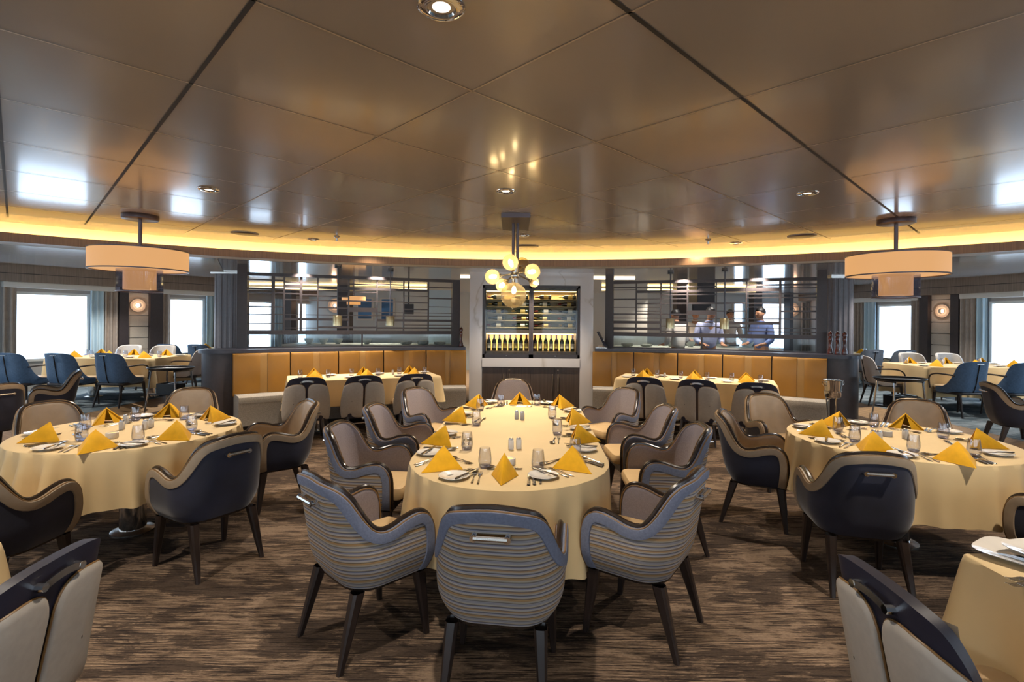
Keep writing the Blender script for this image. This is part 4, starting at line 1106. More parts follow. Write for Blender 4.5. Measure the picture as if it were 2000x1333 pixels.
# ---- lattice screens
def screen(sd, P0, P1, verts, hors, lab):
    P0 = Vector(P0); P1 = Vector(P1); L = (P1-P0).length; rz = atan2(P1.y-P0.y, P1.x-P0.x)
    o = thing('lattice_screen', lab, 'room divider', (P0.x, P0.y, 0), rz)
    def bar(name, x0, x1, z0, z1, y0=-.025, y1=.025, mat='dark', par=o):
        mb = MB(); mb.box(x0, x1, y0, y1, z0, z1); return mb.build(name, mat, par, smooth=False)
    bar('post', -.14, 0, CT+.001, ZL-.001, -.05, .05); bar('post', L, L+.14, CT+.001, ZL-.12 if sd == 'left' else ZL-.001, -.05, .05)
    zt, zb = 2.27, 1.40
    bar('rail', 0, L, zt, zt+.05, -.04, .04); bar('rail', 0, L, zb-.065, zb, -.04, .04); bar('rail', 0, L, CT+.001, CT+.02, -.03, .03)
    mx = L*.53 if sd == 'left' else L*.47
    bar('post', mx-.012, mx+.012, CT+.02, zb-.065, -.02, .02)
    for x0, x1 in ((.01, mx-.014), (mx+.014, L-.01)):
        mb = MB(); mb.box(x0, x1, -.006, .006, CT+.022, zb-.067); mb.build('glass_panel', 'pane', o, smooth=False)
    for f, w in verts: bar('upright', f*L-w/2, f*L+w/2, zb, zt, -.02, .02)
    for x0, x1, f, w in hors:
        z = zt-(zt-zb)*f; bar('slat', x0*L, x1*L, z-w/2, z+w/2, -.018, .018)
    return o
vL = [((x-60)/1770, w) for x, w in ((258, .05), (345, .022), (480, .04), (618, .022), (878, .022), (1127, .022), (1370, .022), (1602, .022))]
hl = []
def HL(x0, x1, y, w=.02):      # y measured in the crop at mid position; the frame's top runs from 175 to 210 and its bottom from 665 to 650
    xm = (x0+x1)/2; top = 176+(xm-60)/1770*36; bot = 664-(xm-60)/1770*12
    hl.append(((x0-60)/1770, (x1-60)/1770, max(.03, min(.97, (y-top)/(bot-top))), w))
for a in ((60, 345, 213), (60, 345, 292, .03), (60, 345, 325), (60, 345, 452), (60, 1830, 521, .014), (60, 345, 602, .014), (345, 618, 232), (345, 480, 266, .05), (618, 1602, 282, .045), (345, 878, 300, .018), (345, 480, 332),
          (345, 1370, 390), (618, 878, 456), (878, 1127, 470, .075), (345, 878, 560, .04), (1127, 1830, 562, .04), (618, 1127, 630, .03), (878, 1127, 240), (1127, 1370, 238), (1370, 1602, 400), (1370, 1602, 462), (1127, 1830, 492, .012), (1602, 1830, 260), (1602, 1830, 360),
          (1602, 1830, 436, .01), (1370, 1830, 603, .014), (1127, 1830, 632, .03), (345, 618, 640, .014), (480, 618, 340), (618, 878, 352), (878, 1127, 312), (1370, 1602, 340, .012)): HL(*a)
screen('left', (-.517*8.1, 8.10), (-.118*9.25, 9.25), vL, hl, 'dark wooden lattice screen with glass foot panels on the left counter')
vR = [((x-75)/1650, w) for x, w in ((283, .022), (500, .022), (727, .022), (965, .022), (1205, .022), (1462, .034))]
hr = []
def HR(x0, x1, y, w=.02):
    xm = (x0+x1)/2; top = 138-(xm-75)/1650*14; bot = 540+(xm-75)/1650*38
    hr.append(((x0-75)/1650, (x1-75)/1650, max(.03, min(.97, (y-top)/(bot-top))), w))
for a in ((75, 965, 167), (75, 283, 188, .012), (283, 820, 204, .045), (820, 1462, 196, .06), (75, 283, 267, .026), (283, 727, 266, .012), (283, 1205, 305, .026), (75, 500, 335, .012), (283, 500, 368), (727, 965, 383, .075), (75, 727, 392), (965, 1205, 373),
          (1462, 1725, 379, .028), (75, 1725, 434, .014), (75, 500, 460, .05), (560, 727, 466, .05), (1010, 1462, 474, .05), (75, 500, 513, .045), (500, 965, 232), (1205, 1725, 158, .028), (1462, 1725, 184, .014), (1205, 1725, 232), (1205, 1725, 264), (1205, 1462, 310), (1205, 1725, 342, .012),
          (500, 1205, 500, .012), (965, 1725, 516, .014), (500, 727, 540, .02), (1205, 1725, 548, .02)): HR(*a)
screen('right', (.198*9.25, 9.25), (.594*8.1, 8.10), vR, hr, 'dark wooden lattice screen with glass foot panels on the right counter')
# fluted pillars
for cx, cy, w, l in ((-5.28, 9.65, .50, 'grey fluted pillar at the left end of the bar'), (5.98, 9.45, .46, 'grey fluted pillar at the right end of the bar')):
    o = thing('pillar', l, 'pillar', (cx, cy, PZ)); mb = MB(); n = 64
    rows = []
    for z in (0, ZL-PZ-.03):
        row = []
        for i in range(n*2):
            a = 2*pi*i/(n*2); e = 4; r = w/2*(abs(cos(a))**e+abs(sin(a))**e)**(-1/e); r -= .012*(1 if (i//4) % 2 else 0)
            row.append((r*cos(a), r*sin(a), z))
        rows.append(row)
    mb.grid(rows, closed_u=True); mb.build('shaft', 'fluted', o, smooth=False)
    mb = MB(); mb.box(-w/2-.01, w/2+.01, -w/2-.01, w/2+.01, ZL-PZ-.03, ZL-PZ-.001); mb.build('cap', 'steel', o, smooth=False)
# ---- marble surround with wine cabinet
MX0, MX1 = -.745, 1.425; MY = 8.98
def dx(px): return (px-1000)/1000*MY+.0
mb = MB()
mb.box(MX0, dx(941)+.01, MY, MY+.62, 0, ZL); mb.box(dx(1133)+.0, MX1, MY, MY+.62, 0, ZL)
mb.box(dx(941)+.01, dx(1133), MY, MY+.62, 2.215, ZL); mb.box(dx(941)+.01, dx(1133), MY-.01, MY+.62, .78, .935); mb.box(dx(941)+.01, dx(1133), MY+.54, MY+.62, .0, 2.215)
S_('wall_marble', mb, 'marble', False)
X0, X1 = dx(941)+.012, dx(1133)-.002; XM = (X0+X1)/2
w = thing('wine_cabinet', 'lit wine cabinet with two glass doors set in the marble surround', 'wine cabinet', (0, 0, 0))
mb = MB(); mb.box(X0, X1, MY+.44, MY+.46, .937, 2.213); mb.build('back_lining', 'backpanel', w, smooth=False)
fm = MB()
for a, b, c, d in ((X0, X0+.06, .937, 2.213), (X1-.06, X1, .937, 2.213), (XM-.03, XM+.03, .937, 2.213), (X0, X1, 2.12, 2.213), (X0, X1, .937, 1.05)): fm.box(a, b, MY+.03, MY+.44, c, d)
fm.build('carcass', 'cabwood', w, smooth=False)
mb = MB(); mb.box(X0+.06, X1-.06, MY+.02, MY+.44, 1.375, 1.43); mb.build('mid_rail', 'cabwood', w, smooth=False)
shz = [1.475, 1.60, 1.725, 1.85, 1.975]
bay = ((X0+.062, XM-.032), (XM+.032, X1-.062))
for z in shz:
    for a, b in bay:
        mb = MB(); mb.box(a, b, MY+.10, MY+.43, z-.012, z); mb.build('shelf', 'shelf', w, smooth=False)
for a, b in bay:
    mb = MB(); mb.box(a, b, MY+.07, MY+.085, 2.105, 2.118); mb.build('led_strip', 'ledw', w, smooth=False)
    mb = MB(); mb.box(a, b, MY+.40, MY+.415, 1.34, 1.355); mb.build('led_strip', 'ledw', w, smooth=False)
for k, (a, b) in enumerate(((X0+.005, XM-.003), (XM+.003, X1-.005))):
    mb = MB(); mb.box(a, b, MY, MY+.008, .945, 2.205); d = mb.build('glass_door', 'pane', w, smooth=False)
    mb = MB()
    for q in ((a, a+.035, .945, 2.205), (b-.035, b, .945, 2.205), (a, b, 2.165, 2.205), (a, b, .945, 1.0)): mb.box(q[0], q[1], MY-.004, MY+.012, q[2], q[3])
    mb.build('door_frame', 'dark', d, smooth=False)
    mb = MB(); c = (a+b)/2; mb.tube([(c, MY-.004, .975), (c, MY-.018, .975)], .014, 12); mb.build('lock', 'chrome', d)
for a, b in bay:
    for z in (2.09, 1.33):
        l = bpy.data.lights.new('cabinet_light', 'AREA'); l.shape = 'RECTANGLE'; l.size = b-a-.05; l.size_y = .02; l.energy = 14; l.color = (1, .72, .34)
        lo = bpy.data.objects.new('cabinet_light', l); COL.objects.link(lo); lo.parent = w; lo.location = ((a+b)/2, MY+.22, z-.005 if z > 2 else 1.36); lo.rotation_euler = (0, 0, 0)
# bottles
def bottle_item(body, foil, lab):
    def f():
        t = thing('wine_bottle', 'x', 'bottle')
        m = MB(); m.lathe([(.001, .004), (.03, 0), (.0365, .004), (.0372, .015), (.0372, .17), (.034, .19), (.022, .215), (.0145, .235), (.0138, .25), (.0138, .262)], 16); m.build('body', body, t)
        m = MB(); m.lathe([(.0145, .235), (.0150, .28), (.0150, .295), (.001, .296)], 14); m.build('foil_cap', foil, t)
        m = MB(); m.lathe([(.0378, .055), (.0378, .135)], 16); m.build('paper_label', lab, t); return t
    return Item(f)
bts = [bottle_item('bottle', 'foilr', 'label'), bottle_item('bottle', 'foilk', 'label'), bottle_item('bottleb', 'foilr', 'labeld'), bottle_item('bottle', 'foilg', 'labeld')]
bdesc = ['red capped green', 'black capped green', 'red capped brown', 'gold capped green']
ordn = ['first', 'second', 'third', 'fourth', 'fifth', 'sixth', 'seventh', 'eighth']
for k, (a, b) in enumerate(bay):
    for i in range(8):
        x = a+.045+(b-a-.09)*i/7; t = (0, 1, 0, 2, 0, 3, 0, 2)[(i+k*3) % 8]
        bts[t].put((x, MY+.17, 1.052), i*.7, f'{bdesc[t]} wine bottle standing {ordn[i]} in the {("left", "right")[k]} bay of the cabinet', 'bottle', 'standing wine bottles')
def lay(o, x, y, z, dirx):
    o.rotation_euler = (0, 0, 0); o.rotation_mode = 'XYZ'; o.rotation_euler = (0, -dirx*pi/2, 0) ; o.location = (x, y, z)
rown = ['lowest', 'second', 'third', 'fourth', 'top']
for r, z in enumerate(shz):
    for k, (a, b) in enumerate(bay):
        xs = ((a+.31, 1), (b-.02, 1)) if (r+k) % 2 == 0 else ((a+.33, 1), (b-.0, 1))
        for j, (x, dn) in enumerate(xs):
            t = (r+k*2+j) % 4
            o = bts[t].put((0, 0, 0), 0, f'{bdesc[t]} wine bottle lying {("left", "right")[j]} on the {rown[r]} shelf of the {("left", "right")[k]} bay', 'bottle', 'lying wine bottles')
            lay(o, x, MY+.17, z+.0385, 1)
# lower cupboard
u = thing('cupboard', 'dark oak cupboard with four doors below the wine cabinet', 'cupboard')
mb = MB(); mb.box(X0, X1, MY+.05, MY+.53, .02, .778); mb.build('body', 'cabwood', u, smooth=False)
wd = (X1-X0)/4
for k in range(4):
    mb = MB(); mb.box(X0+wd*k+.003, X0+wd*(k+1)-.003, MY+.025, MY+.048, .05, .775); d = mb.build('door', 'cabwood', u, smooth=False)
    hx = X0+wd*(k+1)-.05 if k % 2 == 0 else X0+wd*k+.05
    mb = MB(); mb.tube([(hx, MY+.025, .66), (hx, MY-.005, .66), (hx, MY-.005, .36), (hx, MY+.025, .36)], .008, 8); mb.build('handle', 'steel', d)
    if k % 2: mb = MB(); mb.tube([(hx+.0, MY+.026, .725), (hx, MY+.012, .725)], .014, 12); mb.build('lock', 'chrome', d)
# pepper mills and lectern tablet on the counters
def f_mill():
    t = thing('pepper_mill', 'x', 'pepper mill')
    m = MB(); m.lathe([(.001, 0), (.036, 0), (.038, .01), (.034, .05), (.022, .10), (.020, .16), (.026, .21), (.028, .24), (.02, .262), (.019, .268)], 18); m.build('body', 'mill', t)
    m = MB(); m.lathe([(.019, .269), (.030, .275), (.032, .30), (.026, .325), (.012, .338), (.001, .34)], 18); k = m.build('head', 'mill', t)
    m = MB(); m.sphere((0, 0, .347), .009, 10); m.build('knob', 'steel', k); return t
mil = Item(f_mill)
for px, d, l in ((1622, 7.83, 'tall mahogany pepper mill at the right counter end, left of three'), (1636, 7.77, 'tall mahogany pepper mill at the right counter end, middle of three'), (1650, 7.72, 'tall mahogany pepper mill at the right counter end, right of three'), (901, 9.23, 'mahogany pepper mill on the counter left of the marble surround')):
    x = (px-1000)/1000*d; mil.put((x, d, CT+.001), 0, l, 'pepper mill', 'mahogany pepper mills')
o = thing('tablet_stand', 'dark tablet leaning on a stand on the counter right of the marble surround', 'tablet', (1.60, 9.10, CT+.001), -.3)
mb = MB(); mb.box(-.02, 0, -.10, .10, 0, .30); k = mb.build('tablet', 'navyt', o, smooth=False); k.rotation_euler = (0, -.5, 0); k.location = (.08, 0, .03)
mb = MB(); mb.box(-.10, .10, -.08, .08, 0, .012); mb.build('base', 'steel', o, smooth=False)
mb = MB(); mb.tube([(.02, 0, .01), (.03, 0, .16)], .008); mb.build('strut', 'steel', o)
# ice bucket on stand
B = G(1636, 735, .92); o = thing('ice_bucket', 'steel wine cooler with ring handles held in the stand by the right counter end', 'ice bucket', (4.22, 6.72, .62))
mb = MB(); mb.lathe([(.001, .002), (.085, .0), (.092, .01), (.10, .10), (.115, .22), (.124, .225), (.124, .232), (.112, .228), (.098, .10), (.088, .014), (.001, .012)], 32); mb.build('bucket', 'chrome', o)
for sx in (-1, 1):
    mb = MB(); mb.tube([(sx*.122+sx*.012*sin(t), .0+.03*cos(t), .175+.0+.03*sin(t)) for t in [2*pi*i/14 for i in range(14)]], .004, 6, closed=True); mb.build('handle', 'chrome', o)
o = thing('bucket_stand', 'tall steel stand under the wine cooler by the right counter end', 'stand', (4.22, 6.72, 0))
mb = MB(); mb.tube([(.100*cos(t), .100*sin(t), .70) for t in [2*pi*i/28 for i in range(28)]], .006, 6, closed=True); mb.tube([(.07*cos(t), .07*sin(t), .612) for t in [2*pi*i/28 for i in range(28)]], .006, 6, closed=True); mb.build('ring', 'chrome', o)
for k in range(3):
    a = 2*pi*k/3+.5; mb = MB(); mb.tube([(.10*cos(a), .10*sin(a), .70), (.075*cos(a), .075*sin(a), .60), (.05*cos(a), .05*sin(a), .35), (.07*cos(a), .07*sin(a), .15), (.15*cos(a), .15*sin(a), .008)], .008, 8); mb.build('leg', 'chrome', o)
# tray stands
def tray_stand(x, y, rz, sd):
    o = thing('tray_stand', f'folding steel stand with a lower shelf beside the {sd} window table', 'stand', (x, y, 0), rz)
    for sx in (-1, 1):
        for sy in (-1, 1):
            mb = MB(); mb.tube([(sx*.30, sy*.20, 0.01), (sx*.25, sy*.17, .4), (sx*.22, sy*.15, .76)], .013, 8); mb.build('leg', 'chrome', o)
        mb = MB(); mb.tube([(sx*.22, -.17, .765), (sx*.22, .17, .765)], .012, 8); mb.build('rail', 'chrome', o)
    mb = MB(); mb.box(-.25, .25, -.17, .17, .40, .415); mb.build('shelf', 'black', o)
    t = thing('serving_tray', f'large oval black serving tray on the {sd} stand', 'tray', (x, y, .779), rz)
    mb = MB(); mb.lathe([(.001, 0), (.30, 0), (.325, .012), (.34, .035), (.345, .035), (.33, .008), (.305, -.0), ], 48, sy=.8)
    mb.v = [(a, b, c if c > .001 or math.hypot(a, b/.8) < .29 or math.hypot(a, b/.8) > 1 else c) for a, b, c in mb.v]
    mb2 = MB(); mb2.lathe([(.001, .0), (.30, .0), (.327, .012), (.345, .034), (.349, .034), (.334, .016), (.305, .006), (.001, .006)], 48, sy=.8); mb2.build('dish', 'tray', t)
    mb = MB(); mb.lathe([(.346, .033), (.352, .036), (.349, .040), (.343, .037)], 48, sy=.8); mb.build('rim', 'black', t)
    c = thing('caddy_box', f'black caddy box on the lower shelf of the {sd} stand', 'box', (x+.0, y, .416), rz)
    mb = MB()
    for a in ((-.16, .16, -.11, .11, 0, .008), (-.16, -.15, -.11, .11, .008, .15), (.15, .16, -.11, .11, .008, .15), (-.15, .15, -.11, -.10, .008, .15), (-.15, .15, .10, .11, .008, .15)): mb.box(*a)
    mb.build('body', 'black', c, smooth=False); mb = MB(); mb.box(-.02, .02, -.10, .10, .13, .15); mb.build('divider', 'black', c, smooth=False)
tray_stand(-5.32, 8.0, -.2, 'left'); tray_stand(5.58, 7.36, .1, 'right')
# ------------------------------------------------------------------ buffet behind the screens
for sg, sd in ((-1, 'left'), (1, 'right')):
    x0, x1 = ((-4.6, -1.2) if sg < 0 else (1.9, 5.4)); y0 = 10.3
    o = thing('buffet_counter', f'pale buffet counter with ribbed glass front behind the {sd} screen', 'counter', (0, 0, PZ))
    mb = MB(); mb.box(x0, x1, y0+.02, y0+.8, 0, .92); mb.build('body', 'white', o, smooth=False)
    mb = MB(); mb.box(x0-.03, x1+.03, y0, y0+.83, .92, .96); mb.build('worktop', 'ceramic', o, smooth=False)
    mb = MB(); n = int((x1-x0)/.03); rows = []
    fr = [(x0+(x1-x0)*i/(n*4), y0+.02+.006*abs(sin(pi*i/4))) for i in range(n*4+1)]
    mb.grid([[(x, y, .965) for x, y in fr], [(x, y, 1.22) for x, y in fr]]); mb.build('ribbed_glass', 'teal', o)
    mb = MB(); mb.tube([(x0, y0+.02, 1.225), (x1, y0+.02, 1.225)], .008); mb.build('glass_rail', 'steel', o)
def f_stack():
    m = MB(); m.lathe([(.001, 0), (.07, 0), (.12, .015), (.125, .02), (.12, .022), (.001, .006)], 24); return m.build('dinner_plate', 'china', ang=50)
dpl = Item(f_stack)
for k, (x, cnt) in enumerate(((-2.2, 6), (-1.85, 8), (-1.5, 5), (2.4, 6), (2.8, 4), (4.4, 5))):
    for i in range(cnt):
        dpl.put((x, 10.65, PZ+.961+i*.009), 0, f'white dinner plate in the {ordn[k]} stack from the left on the buffets behind the screens', 'plate', f'plates of the {ordn[k]} buffet stack')
def f_rbowl():
    m = MB(); m.lathe([(.001, 0), (.04, 0), (.045, .01), (.085, .06), (.10, .11), (.096, .11), (.08, .062), (.04, .016), (.001, .012)], 24); return m.build('serving_bowl', 'ceramic', ang=50)
bwl = Item(f_rbowl)
for k, x in enumerate((-4.2, -3.9, -3.6, -3.0, 3.3, 3.7, 4.9)):
    bwl.put((x, 10.6, PZ+.961), 0, f'pale serving bowl, {ordn[k]} from the left on the buffets behind the screens', 'bowl', 'serving bowls on the buffets')
# ------------------------------------------------------------------ lamps
def light(kind, name, loc, energy, col, par=None, **k):
    l = bpy.data.lights.new(name, kind); l.energy = energy; l.color = col
    for a, v in k.items(): setattr(l, a, v)
    o = bpy.data.objects.new(name, l); COL.objects.link(o); o.location = loc
    if par: o.parent = par
    return o
def drum(x, y, l):
    o = thing('pendant_lamp', l, 'ceiling lamp', (x, y, ZC))
    mb = MB(); mb.lathe([(.001, -.001), (.17, -.001), (.172, -.006), (.172, -.045), (.165, -.05), (.001, -.05)], 40); mb.build('canopy', 'gunmetal', o)
    mb = MB(); mb.tube([(0, 0, -.05), (0, 0, -.42)], .019, 16); mb.build('rod', 'gunmetal', o)
    R = .455; z1, z0 = -.385, -.60
    mb = MB(); mb.lathe([(R, z0), (R, z1), (R-.006, z1), (R-.006, z0), (R, z0)], 72); s = mb.build('lamp_shade', 'shade', o)
    for z in (z0, z1):
        mb = MB(); mb.lathe([(R+.003, z-.006), (R+.003, z+.006), (R-.01, z+.006), (R-.01, z-.006), (R+.003, z-.006)], 72); mb.build('shade_rim', 'gunmetal', s)
    mb = MB(); mb.lathe([(.17, z0+.008), (R-.008, z0+.008), (R-.008, z0+.014), (.17, z0+.014)], 72); mb.build('diffuser', 'shade', o)
    mb = MB(); mb.lathe([(.15, -.81), (.15, -.55), (.146, -.55), (.146, -.81), (.15, -.81)], 48); mb.build('inner_shade', 'shade2', o)
    mb = MB(); mb.lathe([(.001, -.805), (.146, -.805), (.146, -.80), (.001, -.80)], 40); mb.build('inner_diffuser', 'shade', o)
    mb = MB(); mb.lathe([(.212, -.835), (.212, -.59), (.206, -.59), (.206, -.835), (.212, -.835)], 48); mb.build('acrylic_cylinder', 'acry', o)
    mb = MB(); mb.lathe([(.215, -.838), (.215, -.826), (.203, -.826), (.203, -.838), (.215, -.838)], 48); mb.build('cylinder_rim', 'gunmetal', o)
    light('SPOT', 'drum_light', (0, 0, -.86), 60, (1, .76, .5), o, shadow_soft_size=.1, spot_size=radians(150), spot_blend=.5)
    return o
drum(-4.06, 5.58, 'two-tier drum pendant with amber lit shade hanging over the left of the room')
drum(4.08, 5.45, 'two-tier drum pendant with amber lit shade hanging over the right of the room')
# chandelier
CY = 5.6; CX = .03
ch = thing('globe_chandelier', 'bubble chandelier of amber glass globes on a long steel canopy over the long table', 'ceiling lamp', (CX, CY, ZC))
mb = MB(); mb.box(-.15, .15, -.33, .42, -.05, -.001); mb.build('canopy', 'gunmetal', ch, smooth=False)
for sx in (-.024, .024):
    mb = MB(); mb.tube([(sx, 0, -.05), (sx, 0, -.62)], .016, 12); mb.build('rod', 'gunmetal', ch)
hub = Vector((0.0, 0, -.60))
mb = MB(); mb.tube([(0, 0, -.52), (0, 0, -.70)], .034, 12); mb.sphere((0, 0, -.62), .05, 12); mb.build('hub', 'steel', ch)
for px, py, r, dy, lit, mt in ((1003, 577, .138, -.10, .9, 'smoke'), (997, 513, .088, -.06, 1, 'amber'), (1040, 531, .086, -.06, 1, 'amber'), (962, 541, .084, -.02, 1, 'amber'), (981, 557, .075, .10, 1, 'amber'), (1043, 552, .056, .14, 1, 'amber'), (1019, 519, .092, .18, 0, 'smoke')):
    P = Dp(px, py, CY+dy)-Vector((CX, CY, ZC)); v = (P-hub); dn = v.normalized()
    a = P-dn*(r-.01)
    g = MB(); g.sphere(P, r, 28); go = g.build('globe', mt, ch)
    g = MB(); g.tube([hub, a], .009, 8); g.build('arm', 'steel', ch)
    g = MB(); g.tube([a-dn*.02, a+dn*.028], .02, 12); g.build('socket', 'brass', go)
    if lit:
        g = MB(); g.tube([a+dn*.02, a+dn*.04, a+dn*.075, a+dn*.10, a+dn*.112], .02, 12, rr=[.010, .018, .026, .018, .004] if r > .07 else [.008, .012, .018, .012, .003]); g.build('bulb', 'bulb', go)
light('SPOT', 'chandelier_light', (0, -.15, -1.02), 40, (1, .76, .48), ch, shadow_soft_size=.06, spot_size=radians(150), spot_blend=.5)
# small brass pendants over the counters
def small_pendant(px, ptop, pbot, pceil, l):
    d = 8.2 if px in (659, 1415) else 8.7; P = Dp(px, pbot, d)
    o = thing('brass_pendant', l, 'pendant lamp', (P.x, d, ZL)); zb = P.z-ZL; h = .165
    mb = MB(); mb.lathe([(.001, -.001), (.05, -.001), (.05, -.03), (.001, -.03)], 20); mb.build('canopy', 'black', o)
    mb = MB(); mb.tube([(0, 0, -.03), (0, 0, zb+h)], .011, 8); mb.build('rod', 'counter', o)
    mb = MB(); mb.lathe([(.001, zb+h), (.068, zb+h), (.070, zb+h-.004), (.070, zb), (.066, zb), (.066, zb+h-.01)], 28); mb.build('lamp_shade', 'brass', o)
    mb = MB(); mb.lathe([(.001, zb+.03), (.065, zb+.03)], 20); mb.build('lens', 'lamp', o)
small_pendant(659, 0, 637, 524, 'small brass cylinder pendant before the left screen, the one farther from the marble')
small_pendant(762, 0, 637, 527, 'small brass cylinder pendant before the left screen, the one nearer the marble')
small_pendant(1309, 0, 642, 530, 'small brass cylinder pendant before the right screen, the one nearer the marble')
small_pendant(1415, 0, 643, 527, 'small brass cylinder pendant before the right screen, the one farther from the marble')
# amber drum far behind the left screen
P = Dp(691, 584, 11.5); o = thing('pendant_lamp', 'small amber drum pendant far behind the left lattice screen', 'ceiling lamp', (P.x, P.y, ZL))
mb = MB(); mb.lathe([(.26, P.z-ZL-.04), (.26, P.z-ZL+.05), (.001, P.z-ZL+.05)], 36); mb.build('lamp_shade', 'shade', o)
mb = MB(); mb.lathe([(.15, P.z-ZL-.13), (.15, P.z-ZL-.04), (.001, P.z-ZL-.04)], 36); mb.build('inner_shade', 'shade2', o); mb = MB(); mb.tube([(0, 0, P.z-ZL+.05), (0, 0, -.001)], .012); mb.build('rod', 'gunmetal', o)
# recessed downlights, plus bare spots added as fill
DL = [((862, 12), 'recessed chrome downlight at the top edge of the photo'), ((408, 370), 'recessed chrome downlight above the left drum pendant'), ((988, 373), 'recessed chrome downlight on the ceiling above the chandelier'), ((1577, 377), 'recessed chrome downlight above the right drum pendant'),
      ((612, 468), 'small recessed downlight near the cove over the left screen'), ((1022, 460), 'small recessed downlight just right of the chandelier rod'), ((1438, 475), 'small recessed downlight near the cove over the right screen')]
pts = []
def downl(x, y, z, l, E=60, spot=True, col=(1, .87, .72), r=.065):
    o = thing('downlight', l, 'ceiling light', (x, y, z)) if l else None
    if o:
        mb = MB(); mb.lathe([(r*.72, -.002), (r*.80, -.012), (r*1.15, -.012), (r*1.3, -.006), (r*1.32, -.001)], 32); mb.build('trim_ring', 'chrome', o)
        mb = MB(); mb.lathe([(.001, -.004), (r*.5, -.004)], 24); mb.build('lens', 'lamp', o); mb = MB(); mb.lathe([(r*.5, -.004), (r*.74, -.004)], 32); mb.build('reflector', 'steel', o)
    if spot:
        s = light('SPOT', 'downlight_or_fill', (0, 0, -.02) if o else (x, y, z-.02), E, col, o, spot_size=radians(105), spot_blend=.7, shadow_soft_size=.035)
for (px, py), l in DL:
    g = G(px, py, ZC); downl(g.x, g.y, ZC, l, 190 if g.y > 3 else 150)
for x, y in ((-2.62, 1.8), (2.55, 1.8), (-.1, -.9), (-2.6, -.9), (2.6, -.9), (-5.2, 4.3), (5.2, 4.3), (-5.2, 1.8), (5.2, 1.8)):
    downl(x, y, ZC, None, 170)
for k, (x, y, z, l) in enumerate(((-2.3, 8.7, ZL, None), (-3.4, 8.3, ZL, None), (2.9, 8.7, ZL, None), (4.0, 8.3, ZL, None), (0.34, 8.5, ZL, None), (-3, 11.5, ZL, None), (3.4, 11.3, ZL, None), (0, 12, ZL, None))):
    downl(x, y, z, l, 200)
for px, py, l in ((478, 457, 'flush oval loudspeaker grille on the ceiling near the left cove'), (1566, 462, 'flush oval loudspeaker grille on the ceiling near the right cove'), (1030, 482, 'flush loudspeaker grille on the ceiling beyond the chandelier')):
    g = G(px, py, ZC-.008); o = thing('ceiling_speaker', l, 'speaker', (g.x, g.y, ZC)); mb = MB(); mb.lathe([(.001, -.008), (.14, -.008), (.15, -.001)], 32); mb.build('grille', 'gunmetal', o)
    mb = MB(); mb.lathe([(.15, -.001), (.152, -.006), (.165, -.006), (.168, -.001)], 32); mb.build('bezel', 'walls', o)
for px, py, l in ((658, 461, 'chrome sprinkler head over the left screen'), (1383, 463, 'chrome sprinkler head over the right screen')):
    d = 6.9; P = Dp(px, py, d); o = thing('sprinkler', l, 'sprinkler', (P.x, d, ZC)); mb = MB(); mb.lathe([(.001, -.001), (.04, -.001), (.035, -.015), (.012, -.02), (.012, -.05)], 20); mb.build('body', 'chrome', o)
    mb = MB(); mb.lathe([(.001, -.052), (.022, -.055), (.022, -.058), (.001, -.06)], 16); mb.build('deflector', 'chrome', o)
for x, y in ((3.15, 9.42), (3.9, 9.35), (4.75, 9.35)):
    downl(x, y, ZL, None, 60, col=(1, .93, .84))  # bare spots added to brighten the crew, no fixtures modelled
for x, y in ((-8.2, 7.6), (-8.0, 10.4), (-6.4, 9.2), (-6.6, 12.2), (-9.6, 5.2), (8.6, 7.6), (8.2, 10.6), (6.7, 9.0), (7.8, 13.0), (9.6, 5.2), (-4.6, 13.2), (5, 13.2), (1.2, 13.6), (-1.8, 13.6)):
    downl(x, y, ZO-.01 if abs(x) > 6 else ZL-.01, None, 200, col=(1, .93, .84))  # fill spots added to lift the dark window zones and rear room
light('SPOT', 'banquette_wash', (-2.1, 7.5, ZC-.03), 30, (1, .8, .56), spot_size=radians(120), spot_blend=.6, shadow_soft_size=.05)
light('SPOT', 'banquette_wash', (2.7, 7.5, ZC-.03), 30, (1, .8, .56), spot_size=radians(120), spot_blend=.6, shadow_soft_size=.05)
